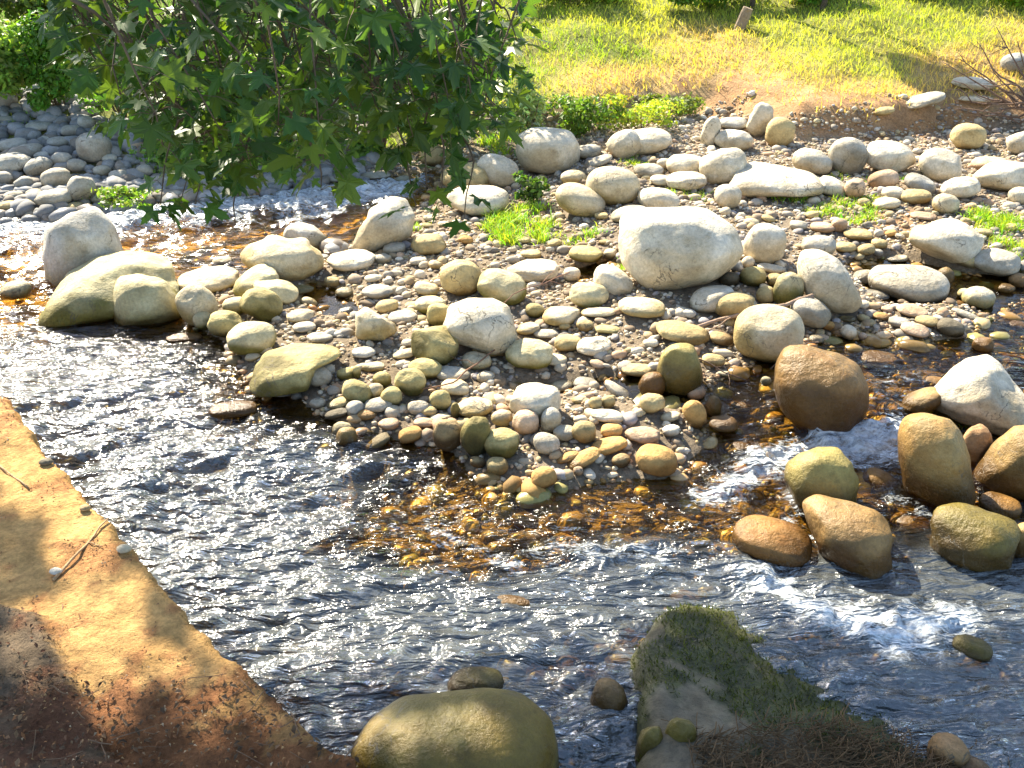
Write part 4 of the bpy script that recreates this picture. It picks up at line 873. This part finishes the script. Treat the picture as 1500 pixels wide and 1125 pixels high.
# grass and weeds between the stones
def tuftpatch(cx, cy, wpx, hpx, n, hm, seed):
    g = np.random.default_rng(seed); xs, ys = [], []
    c0 = hit(cx, cy); c1 = hit(cx + wpx / 2, cy); c2 = hit(cx, cy - hpx / 2)
    rx, ry = abs(c1[0] - c0[0]), abs(c2[1] - c0[1])
    k = max(3, n // 45); cc = np.stack([c0[0] + rx * g.uniform(-1, 1, k), c0[1] + ry * g.uniform(-1, 1, k)], -1)
    q = cc[g.integers(0, k, n)] + g.normal(0, .05, (n, 2))
    return blades(q[:, 0], q[:, 1], hm * .4, hm, lambda x, y, g: C(.30, .42, .045) * g.uniform(.6, 1.4, (len(x), 1)) * (1 + .25 * g.normal(size=(len(x), 3)) * [1, .3, .3]), seed, .005, .9)
PATCH = [(750, 330, 120, 50, 1500, .14, 'bright green grass tuft in front of the upper white boulders'), (1230, 310, 120, 40, 800, .09, 'bright low weeds below the longest white boulder'), (1475, 345, 70, 60, 1000, .12, 'bright grass at the right edge beside the blocky pale boulder'),
         (1140, 285, 60, 20, 250, .07, 'sparse weeds at the foot of the longest white boulder'), (1010, 295, 60, 20, 250, .07, 'low green weeds behind the biggest white boulder'), (858, 352, 40, 20, 160, .09, 'small green tuft left of the biggest white boulder'),
         (1405, 625, 30, 24, 130, .14, 'thin green grass growing between the peaked white and egg boulders'), (915, 390, 14, 20, 70, .08, 'tiny weed at the left foot of the biggest white boulder'), (170, 285, 80, 26, 500, .10, 'green weeds on the far left shore beside the stone pile'),
         (1290, 255, 200, 20, 300, .07, 'weeds among the upper right row of boulders'), (930, 235, 40, 14, 200, .07, 'green weeds before the twin white boulders'), (735, 215, 50, 30, 400, .18, 'tall pale weeds left of the upper dome'), (600, 330, 20, 20, 90, .1, 'small weed on the slanting white boulder'), (30, 180, 60, 20, 250, .1, 'weeds at the top of the grey stone pile')]
for i, (cx, cy, wp, hp, n, hm, lb) in enumerate(PATCH):
    V, Q, Tt, Cc = blades_ = tuftpatch(cx, cy, wp, hp, n, hm, 500 + i)
    o = link('grass_tuft', mesh('grass_tuft', V, [Q, Tt], False, Cc), mat=M_grass); tag(o, lb, 'grass tuft', None if i in (1, 3, 9) else 'grass tufts between the stones', 'stuff' if i in (1, 3, 9) else None)

def leaves_cloud(n, c, rad, size, base, seed, shell=.45, blobs=14, aspect=.55):
    """leaf-sized folded quads gathered in clumps through an uneven crown"""
    g = np.random.default_rng(seed); c = np.asarray(c); rad = np.asarray(rad)
    bc = g.normal(size=(blobs, 3)); bc /= np.linalg.norm(bc, axis=1)[:, None]; bc *= g.uniform(.25, .85, (blobs, 1)); br = g.uniform(.22, .5, blobs)
    k = g.integers(0, blobs, n); d = g.normal(size=(n, 3)); d /= np.linalg.norm(d, axis=1)[:, None]
    p = bc[k] + d * (br[k] * g.random(n) ** shell)[:, None]; p = c + p * rad
    nrm = d + g.normal(0, .7, (n, 3)) + [0, 0, .5]; nrm /= np.linalg.norm(nrm, axis=1)[:, None]
    t = np.cross(nrm, g.normal(size=(n, 3))); t /= np.linalg.norm(t, axis=1)[:, None]; b2 = np.cross(nrm, t)
    s = size * g.uniform(.5, 1.3, (n, 1)); L_ = t * s; W_ = b2 * s * aspect; up = nrm * s * .18
    V = np.stack([p - L_, p + W_ + up - L_ * .1, p + L_, p - W_ + up - L_ * .1], 1).reshape(-1, 3)
    i = np.arange(n)[:, None] * 4
    Fq = np.concatenate([np.concatenate([i, i + 1, i + 2], 1), np.concatenate([i, i + 2, i + 3], 1)])
    tone = g.uniform(.75, 1.3, blobs)[k][:, None] * g.uniform(.6, 1.35, (n, 1)); cc = np.array(base) * tone * (1 + .12 * g.normal(size=(n, 3)))
    return V, Fq, np.repeat(np.clip(cc, .005, .9), 4, 0)
def shrub(px, py, wpx, hpx, n, size, base, label, seed, name='shrub', stem=True, group=None, cat='shrub'):
    p = hit(px, py + hpx / 2); dep = proj(p)[2]; rx = wpx / 2 * dep / F; rz = hpx / 2 * dep / F / .92
    root = empty(name, p); tag(root, label, cat, group)
    V, Fq, Cc = leaves_cloud(n, (0, 0, rz * .95), (rx * 1.1, rx * .8, rz * 1.1), size, base, seed)
    V[:, 2] = np.maximum(V[:, 2], -.05)
    link('foliage', mesh('foliage', V, Fq, False, Cc), parent=root, mat=M_shrub)
    T = Tubes(); g = np.random.default_rng(seed)
    for i in range(7):
        e = np.array([g.uniform(-.6, .6) * rx, g.uniform(-.4, .4) * rx, rz * g.uniform(.9, 1.6)]); T.add(wob((g.normal(0, .03), g.normal(0, .03), -.05), e, 6, rx * .15, seed=i + seed), np.linspace(.012, .004, 6) * max(rz, .3) * 2, 5)
    link('stems', simplecol(T.mesh('stems'), C(.14, .10, .06)), parent=root, mat=M_bark)
GR = 'shrubs and weeds on the far bank'
shrub(770, 170, 90, 110, 1700, .032, C(.34, .40, .16), 'pale leafy weed bush beside the upper white dome', 601, group=GR)
shrub(838, 165, 120, 66, 1500, .035, C(.12, .20, .03), 'dark green low shrub on the bank behind the upper dome', 602, group=GR)
shrub(935, 168, 130, 50, 1300, .028, C(.34, .40, .05), 'yellow-green low shrub right of the dark bank shrub', 603, group=GR)
shrub(990, 150, 100, 40, 800, .03, C(.17, .22, .04), 'small green shrub at the top of the bank cut', 604, group=GR)
shrub(780, 275, 60, 45, 500, .035, C(.08, .14, .03), 'small dark leafy weed in front of the upper white dome', 605, group=GR)
shrub(650, 80, 190, 210, 9000, .05, C(.34, .44, .04), 'tall bright green bush behind the hanging plane leaves', 606, group=GR)
shrub(560, 150, 200, 150, 6000, .05, C(.11, .20, .03), 'shaded green bush left of the tall bright bush', 607, group=GR)
shrub(85, 105, 120, 110, 4500, .04, C(.09, .20, .02), 'dark green bush above the grey stone pile', 608, group=GR)
shrub(20, 100, 130, 110, 4000, .045, C(.16, .26, .04), 'mid green shrub at the left edge above the stones', 609, group=GR)
shrub(180, 110, 160, 130, 5000, .045, C(.13, .25, .035), 'fresh green bush right of the dark green bush', 610, group=GR)
shrub(300, 140, 200, 130, 6000, .05, C(.10, .19, .03), 'large green thicket bush behind the left hanging leaves', 611, group=GR)
shrub(430, 140, 210, 140, 6000, .05, C(.13, .22, .03), 'green thicket bush behind the middle of the hanging leaves', 612, group=GR)
shrub(270, 225, 130, 46, 1400, .035, C(.12, .22, .04), 'low green weed clump on the far shore under the leaves', 613, group=GR)
shrub(400, 225, 150, 46, 1600, .035, C(.14, .24, .05), 'low weed clump at mid far shore under the leaves', 614, group=GR)
shrub(190, 290, 110, 28, 700, .03, C(.18, .28, .04), 'creeping green weeds between the grey stone pile and rapid', 615, group=GR)
shrub(60, 10, 200, 80, 3500, .05, C(.10, .14, .02), 'dark shaded bush in the top left corner', 616, group=GR)
shrub(1040, -18, 150, 56, 3000, .05, C(.11, .22, .02), 'dark green shrub line at the top edge behind the post', 617, group=GR)
shrub(1180, -20, 130, 50, 3200, .05, C(.12, .24, .02), 'green shrub at the top edge right of the post', 618, group=GR)
shrub(1350, -34, 180, 44, 3000, .05, C(.18, .30, .03), 'light green shrub at the top edge near the right corner', 619, group=GR)
shrub(830, -18, 200, 56, 3500, .045, C(.22, .32, .03), 'bright green low shrubs at the top edge beside the tall bush', 620, group=GR)
shrub(1480, -18, 120, 44, 2000, .05, C(.20, .32, .03), 'light green shrub in the top right corner', 621, group=GR)

# post and saplings at the top of the meadow
p = hit(1087, 42); dep = proj(p)[2]; rad_ = 8 * dep / F; hh = 26 * dep / F
bm = bmesh.new(); bmesh.ops.create_cone(bm, cap_ends=True, segments=12, radius1=rad_ * 1.1, radius2=rad_ * .95, depth=hh * 1.3)
bmesh.ops.subdivide_edges(bm, edges=bm.edges[:], cuts=2)
for v in bm.verts: v.co += v.normal * .012 * noise(v.co.x * 20, v.co.y * 20, v.co.z * 9) if False else Vector((0, 0, 0))
for v in bm.verts:
    k_ = 1 + .12 * float(noise(v.co.x * 14, v.co.y * 14, v.co.z * 6)); v.co.x *= k_; v.co.y *= k_
me = bpy.data.meshes.new('post'); bm.to_mesh(me); bm.free()
o = link('tree_stump', simplecol(me, C(.34, .27, .20)), mat=M_bark, loc=p + [0, 0, hh * .5]); o.rotation_euler = (0, R(18), 0); tag(o, 'short leaning grey-brown stump at the top of the meadow', 'stump')
def sapling(px, py, hgt, label, seed, base=C(.10, .19, .025), r=.03):
    p = hit(px, py); root = empty('tree', p); tag(root, label, 'tree', 'trees beyond the meadow')
    T = Tubes(); tr = wob((0, 0, -.1), (0.1, 0, hgt * .8), 10, .15, seed=seed); T.add(tr, np.linspace(r * 1.5, r * .5, 10), 7)
    g = np.random.default_rng(seed)
    for i in range(7):
        s = tr[g.integers(5, 10)]; T.add(wob(s, s + [g.uniform(-1, 1) * hgt * .25, g.uniform(-1, 1) * hgt * .25, hgt * .18], 6, .1, seed=i), np.linspace(r * .5, r * .15, 6), 5)
    link('trunk', simplecol(T.mesh('trunk'), C(.10, .08, .06)), parent=root, mat=M_bark)
    V, Fq, Cc = leaves_cloud(900, (0, 0, hgt * .85), (hgt * .2, hgt * .2, hgt * .26), .11, base, seed)
    link('crown', mesh('crown', V, Fq, False, Cc), parent=root, mat=M_shrub)
sapling(1100, 14, 2.6, 'slim dark sapling trunk behind the stump at the top edge', 71)
sapling(1202, 18, 2.8, 'slim dark trunk at the top edge right of the stump', 72)
# trees that stand wholly above the frame but mirror in the stream
for i, (x_, y_, h_) in enumerate([(-13, 33, 8), (-6, 36, 9), (1, 38, 9), (8, 38, 9), (16, 35, 8)]):
    z_ = T1(x_, y_); root = empty('tree', (x_, y_, z_))
    tag(root, ['far leafy tree beyond the left thicket', 'far leafy tree beyond the tall bright bush', 'far leafy tree behind the meadow shrubs', 'far leafy tree behind the right meadow', 'far leafy tree past the right edge of the meadow'][i], 'tree', 'trees beyond the meadow')
    T = Tubes(); T.add(wob((0, 0, -.2), (0, 0, h_ * .8), 8, .3, seed=i), np.linspace(.22, .08, 8), 8)
    link('trunk', simplecol(T.mesh('trunk'), C(.14, .11, .08)), parent=root, mat=M_bark)
    V, Fq, Cc = leaves_cloud(5000, (0, 0, h_ * .62), (h_ * .36, h_ * .36, h_ * .42), .2, C(.10, .17, .025), 700 + i, blobs=22)
    link('crown', mesh('crown', V, Fq, False, Cc), parent=root, mat=M_shrub)

# dead brushwood at the right edge
T = Tubes(); g = np.random.default_rng(77); root_p = hit(1530, 165, .25)
tips = [(1405, 78, .5), (1412, 100, .42), (1395, 118, .36), (1380, 90, .5), (1430, 60, .6), (1445, 150, .15), (1420, 170, .08), (1460, 40, .7), (1470, 130, .3), (1440, 125, .3), (1390, 132, .25), (1400, 160, .1), (1475, 175, .06), (1450, 95, .45), (1490, 60, .6)]
for i, (px, py, off) in enumerate(tips):
    e = PD(px, py, proj(root_p)[2] + g.uniform(-.3, .3)); zt = T1(e[0], e[1]); e[2] = max(e[2], zt + .03)
    Q = wob(root_p + g.normal(0, .05, 3), e, 10, .14, seed=i * 3); T.add(Q, np.linspace(.018, .004, 10), 5)
    for j in range(4):
        s = Q[g.integers(3, 9)]; T.add(wob(s, s + [g.uniform(-.3, -.05), g.normal(0, .1), g.normal(.02, .08)], 5, .03, seed=j), np.linspace(.005, .0015, 5), 4)
o = link('dead_branch', simplecol(T.mesh('dead_branch'), C(.20, .13, .09)), mat=M_bark); tag(o, 'dead bare brushwood reaching in from the right edge above the boulders', 'dead branch')

# ------------------------------------------------------------------ the plane tree overhead
def leaf_template():
    lobes = [(-138, .52), (-100, .34), (-72, .80), (-46, .42), (0, 1.0), (46, .42), (72, .80), (100, .34), (138, .52)]
    # outline in polar form with side teeth
    pts = [(180, .10)]
    L0 = [(-140, .55), (-68, .86), (0, 1.08), (68, .86), (140, .55)]
    for i, (a, r) in enumerate(L0):
        s = .62 if i in (0, 4) else 1
        if i > 0: pts.append(((a + L0[i - 1][0]) / 2, .36))
        pts += [(a - 17 * s, r * .60), (a - 15 * s, r * .74), (a - 9 * s, r * .72), (a, r), (a + 9 * s, r * .72), (a + 15 * s, r * .74), (a + 17 * s, r * .60)]
    out = []
    for a, r in pts:
        out.append((r * math.sin(R(a)), r * math.cos(R(a)) , 0))
    out = np.array(out); out[:, 1] += .25
    c = np.array([[0, .25, 0]])
    V = np.concatenate([c, out]); n = len(out)
    V[:, 2] = -.16 * (V[:, 0] ** 2) - .12 * np.maximum(V[:, 1], 0) ** 2 + .05 * np.sin(V[:, 0] * 9) 
    Fc = np.array([[0, 1 + i, 1 + (i + 1) % n] for i in range(n)])
    return V, Fc
LV, LF = leaf_template()
gl_ = np.random.default_rng(5)
def make_leaves(p, nrm, tip, size, cols):
    """p (n,3) petiole ends; leaves hang along tip"""
    n = len(p); tip = tip / np.linalg.norm(tip, axis=1)[:, None]; nrm = nrm - (nrm * tip).sum(1)[:, None] * tip; nrm /= np.linalg.norm(nrm, axis=1)[:, None] + 1e-9
    sd = np.cross(tip, nrm)
    V = p[:, None] + size[:, None, None] * (LV[None, :, :1] * sd[:, None] + LV[None, :, 1:2] * tip[:, None] + (LV[None, :, 2:] * gl_.uniform(-.3, 2.2, (n, 1, 1)) + LV[None, :, :1] * LV[None, :, 1:2] * gl_.normal(0, .22, (n, 1, 1))) * nrm[:, None])
    Fq = (LF[None] + (np.arange(n) * len(LV))[:, None, None]).reshape(-1, 3)
    return V.reshape(-1, 3), Fq, np.repeat(cols, len(LV), 0)
tree = empty('plane_tree', (-4.4, 1.8, .4)); tag(tree, 'plane tree whose lobed dark green leaves hang over the stream at upper left', 'tree')
to = np.array([-4.4, 1.8, .4])
T = Tubes(); trunk = wob((0, 0, -.3), (.5, .8, 4.6), 12, .25, seed=2); T.add(trunk, np.linspace(.32, .2, 12), 14)
link('trunk', simplecol(T.mesh('trunk'), C(.33, .30, .22)), parent=tree, mat=M_bark)
tt = trunk[-1] + to
limbs = []
LT = Tubes()
def limb(a, b, r0, r1, amp, seed, n=14, sag=0):
    q = wob(a, b, n, amp, sag, seed); LT.add(q - to, np.linspace(r0, r1, n), 7); return q
gB = np.random.default_rng(99)
main1 = limb(tt, (-.6, 4.2, 4.8), .16, .05, .35, 11, sag=-.3)
main2 = limb(tt, (-2.2, 6.6, 5.6), .15, .06, .4, 12, sag=-.2)
main3 = limb(main2[7], (1.6, 6.8, 5.7), .09, .03, .4, 13)
main4 = limb(main1[8], (1.4, 4.8, 4.7), .07, .02, .3, 14)
main5 = limb(main2[10], (-.4, 8.2, 6.4), .07, .02, .3, 15)
# leaf sprays hanging into view: (tip pixel, tip depth)
def low(x):
    return np.interp(x, [60, 120, 150, 180, 220, 260, 300, 380, 450, 520, 590, 640, 690, 735], [-20, 30, 90, 170, 215, 235, 250, 262, 250, 235, 215, 205, 205, 190])
sprays = []
for i in range(175):
    px = gB.uniform(95, 735); ly = low(px); py = ly - abs(gB.normal(0, 1)) * (ly + 60) * .42 if i % 4 else gB.uniform(-140, ly)
    if py < -170 or px > 575 + 1.5 * max(py, 0) or px < 110 + .35 * py or gB.random() < .5 * math.exp(-((px - 260) / 130) ** 2 - ((py - 50) / 35) ** 2): continue
    sprays.append((px, py, gB.uniform(2.5, 4.6)))
TIPS = [(680, 345, 3.0), (650, 330, 3.0), (610, 330, 3.05), (625, 300, 3.0), (470, 305, 2.9), (345, 358, 2.9), (285, 325, 3.0), (235, 325, 3.05), (265, 318, 3.0), (735, 205, 3.1), (715, 110, 3.2), (700, 175, 3.1), (560, 235, 3.0), (320, 300, 3.2), (640, 215, 3.0), (740, 90, 3.3), (760, 100, 3.35)]
P_, N_, T_, S_, C_ = [], [], [], [], []
def spray(px, py, dep, nl, seed, anchor=None, sz=(.065, .095), spread=.11):
    g = np.random.default_rng(seed); tip = PD(px, py, dep)
    # the twig starts higher, on a limb side
    if anchor is None:
        anchor = tip + np.array([g.normal(-.15, .18), g.normal(.05, .2), g.uniform(.35, .7)])
    q = wob(anchor, tip, 9, .07, -.06, seed); LT.add(q - to, np.linspace(.0055, .0018, 9), 4)
    for j in range(nl):
        t = 8 - int(abs(g.normal(0, 1)) * 3.0); t = max(t, 1); b = q[t]
        off = g.normal(size=3) * [1, 1, .55]; off /= np.linalg.norm(off)
        c = b + off * spread * g.uniform(.3, 1)
        LT.add(np.array([b, (b + c) / 2 + [0, 0, .008], c]) - to, .0011, 3)
        P_.append(c); N_.append(np.array([g.normal(0, .45), g.normal(-.25, .45), 1.0])); T_.append(off * [1, 1, .3] + [0, 0, -.55 * g.uniform(.2, 1.6)]); S_.append(g.uniform(*sz))
        yl = g.random() ** 2
        C_.append((C(.04, .10, .022) * (1 - yl) + C(.12, .18, .02) * yl) * g.uniform(.65, 1.25))
    return anchor
for i, (px, py, dep) in enumerate(sprays):
    a = spray(px, py, dep, 12, 1000 + i, sz=(.04, .088))
# connect sprays to limbs by intermediate hanging boughs
boughs = [((120, 20), 3.2), ((220, 60), 3.4), ((320, 40), 3.3), ((420, 70), 3.2), ((520, 30), 3.4), ((610, 60), 3.3), ((690, 60), 3.3), ((260, 150), 3.4), ((400, 170), 3.3), ((560, 150), 3.2), ((650, 140), 3.2)]
BP = []
for i, ((px, py), dp) in enumerate(boughs):
    e = PD(px, py, dp); s = main1[6 + i % 8]; q = wob(s, e, 12, .2, -.2, 40 + i); LT.add(q - to, np.linspace(.02, .006, 12), 5); BP.append(e)
BP = np.array(BP)
for i, (px, py, dep) in enumerate(TIPS):
    tip = PD(px, py - 18, dep); k = np.argsort(np.linalg.norm(BP - tip, axis=1))[0]
    spray(px, py - 26, dep, 4, 2000 + i, anchor=BP[k] * .5 + tip * .5 + np.array([0, 0, .16]), sz=(.05, .068), spread=.06)
# crown above the frame: shades the near water, the slab and part of the ledge
def shade_hit(px, py, h):
    gnd = P(px, py, .2); s = (h - .2) / SD[2]; return gnd + SD * s
cl = []
gC = np.random.default_rng(123)
for i in range(3800):
    px = gC.uniform(-150, 1650); py = gC.uniform(820, 1500)
    lim_ = np.interp(px, [-150, 0, 150, 300, 450, 700, 900, 1100, 1500], [825, 840, 870, 900, 950, 935, 880, 860, 870])
    if py < lim_ + gC.normal(0, 25): continue
    if 430 < px < 720 and 930 < py < 1150 and gC.random() < .35: continue
    if 90 < px < 330 and 930 < py < 1060 and gC.random() < .5: continue
    c = shade_hit(px, py, gC.uniform(4.0, 6.2)); cl.append(c)
cl = np.array(cl)
lims = np.concatenate([main1, main2, main3, main4, main5])
for i, c in enumerate(cl):
    m_ = 4 if i % 2 else 3
    for j in range(m_):
        c2 = c + gC.normal(0, .10, 3); P_.append(c2); N_.append(np.array([gC.normal(0, .5), gC.normal(0, .5), 1.0])); T_.append(gC.normal(size=3) * [1, 1, .4]); S_.append(gC.uniform(.07, .10)); C_.append(C(.05, .12, .02) * gC.uniform(.7, 1.3))
    if i % 9 == 0:
        k = np.argmin(np.linalg.norm(lims - c, axis=1)); LT.add(wob(lims[k], c, 7, .1, 0, i) - to, np.linspace(.012, .003, 7), 4)
for px, py in [(12, 668), (18, 726), (48, 742), (70, 735), (150, 852), (205, 840), (60, 800), (10, 790), (120, 880), (235, 905), (30, 860), (90, 870)]:
    gnd = P(px, py, .45)
    for j in range(16):
        hh_ = gC.uniform(4.2, 5.4); P_.append(gnd + SD * (hh_ - .45) / SD[2] + gC.normal(0, .055, 3)); N_.append(np.array([gC.normal(0, .5), gC.normal(0, .5), 1.0])); T_.append(gC.normal(size=3) * [1, 1, .4]); S_.append(gC.uniform(.05, .08)); C_.append(C(.05, .12, .02) * gC.uniform(.7, 1.3))
# gaps in the crown where the sun comes through
PA = np.array(P_); SA = np.array(S_); ok_ = np.ones(len(PA), bool)
for px, py, z_, rr_ in [(545, 1095, .3, .07), (590, 1062, .42, .035), (612, 1050, .45, .04), (675, 1050, .46, .05), (715, 1058, .46, .04), (150, 1000, .45, .07), (165, 1060, .45, .07), (150, 1030, .45, .05), (215, 975, .45, .07), (250, 985, .45, .05), (315, 945, .45, .06), (120, 905, .45, .09), (100, 930, .45, .06), (200, 1010, .45, .04), (270, 1020, .45, .05), (60, 700, .45, .2), (40, 910, .45, .07), (75, 960, .45, .05), (25, 985, .45, .06), (60, 1040, .45, .05), (350, 1010, .45, .05), (300, 1065, .45, .06), (390, 1060, .45, .04), (180, 930, .45, .07), (120, 800, .45, .15), (190, 870, .45, .07)]:
    gp = P(px, py, z_); q = PA - gp; al_ = q @ SD; dd = np.linalg.norm(q - al_[:, None] * SD, axis=1)
    ok_ &= dd > rr_ + SA * .55
print('leaves cut for gaps', (~ok_).sum())
P_, N_, T_, S_, C_ = [np.array(a_)[ok_] for a_ in (P_, N_, T_, S_, C_)]
V, Fq, Cc = make_leaves(np.array(P_), np.array(N_), np.array(T_), np.array(S_), np.array(C_))
link('foliage', mesh('foliage', V - to, Fq, False, Cc), parent=tree, mat=M_leaf)
link('branches', simplecol(LT.mesh('branches'), C(.16, .12, .08)), parent=tree, mat=M_bark)
print('leaves', len(P_))
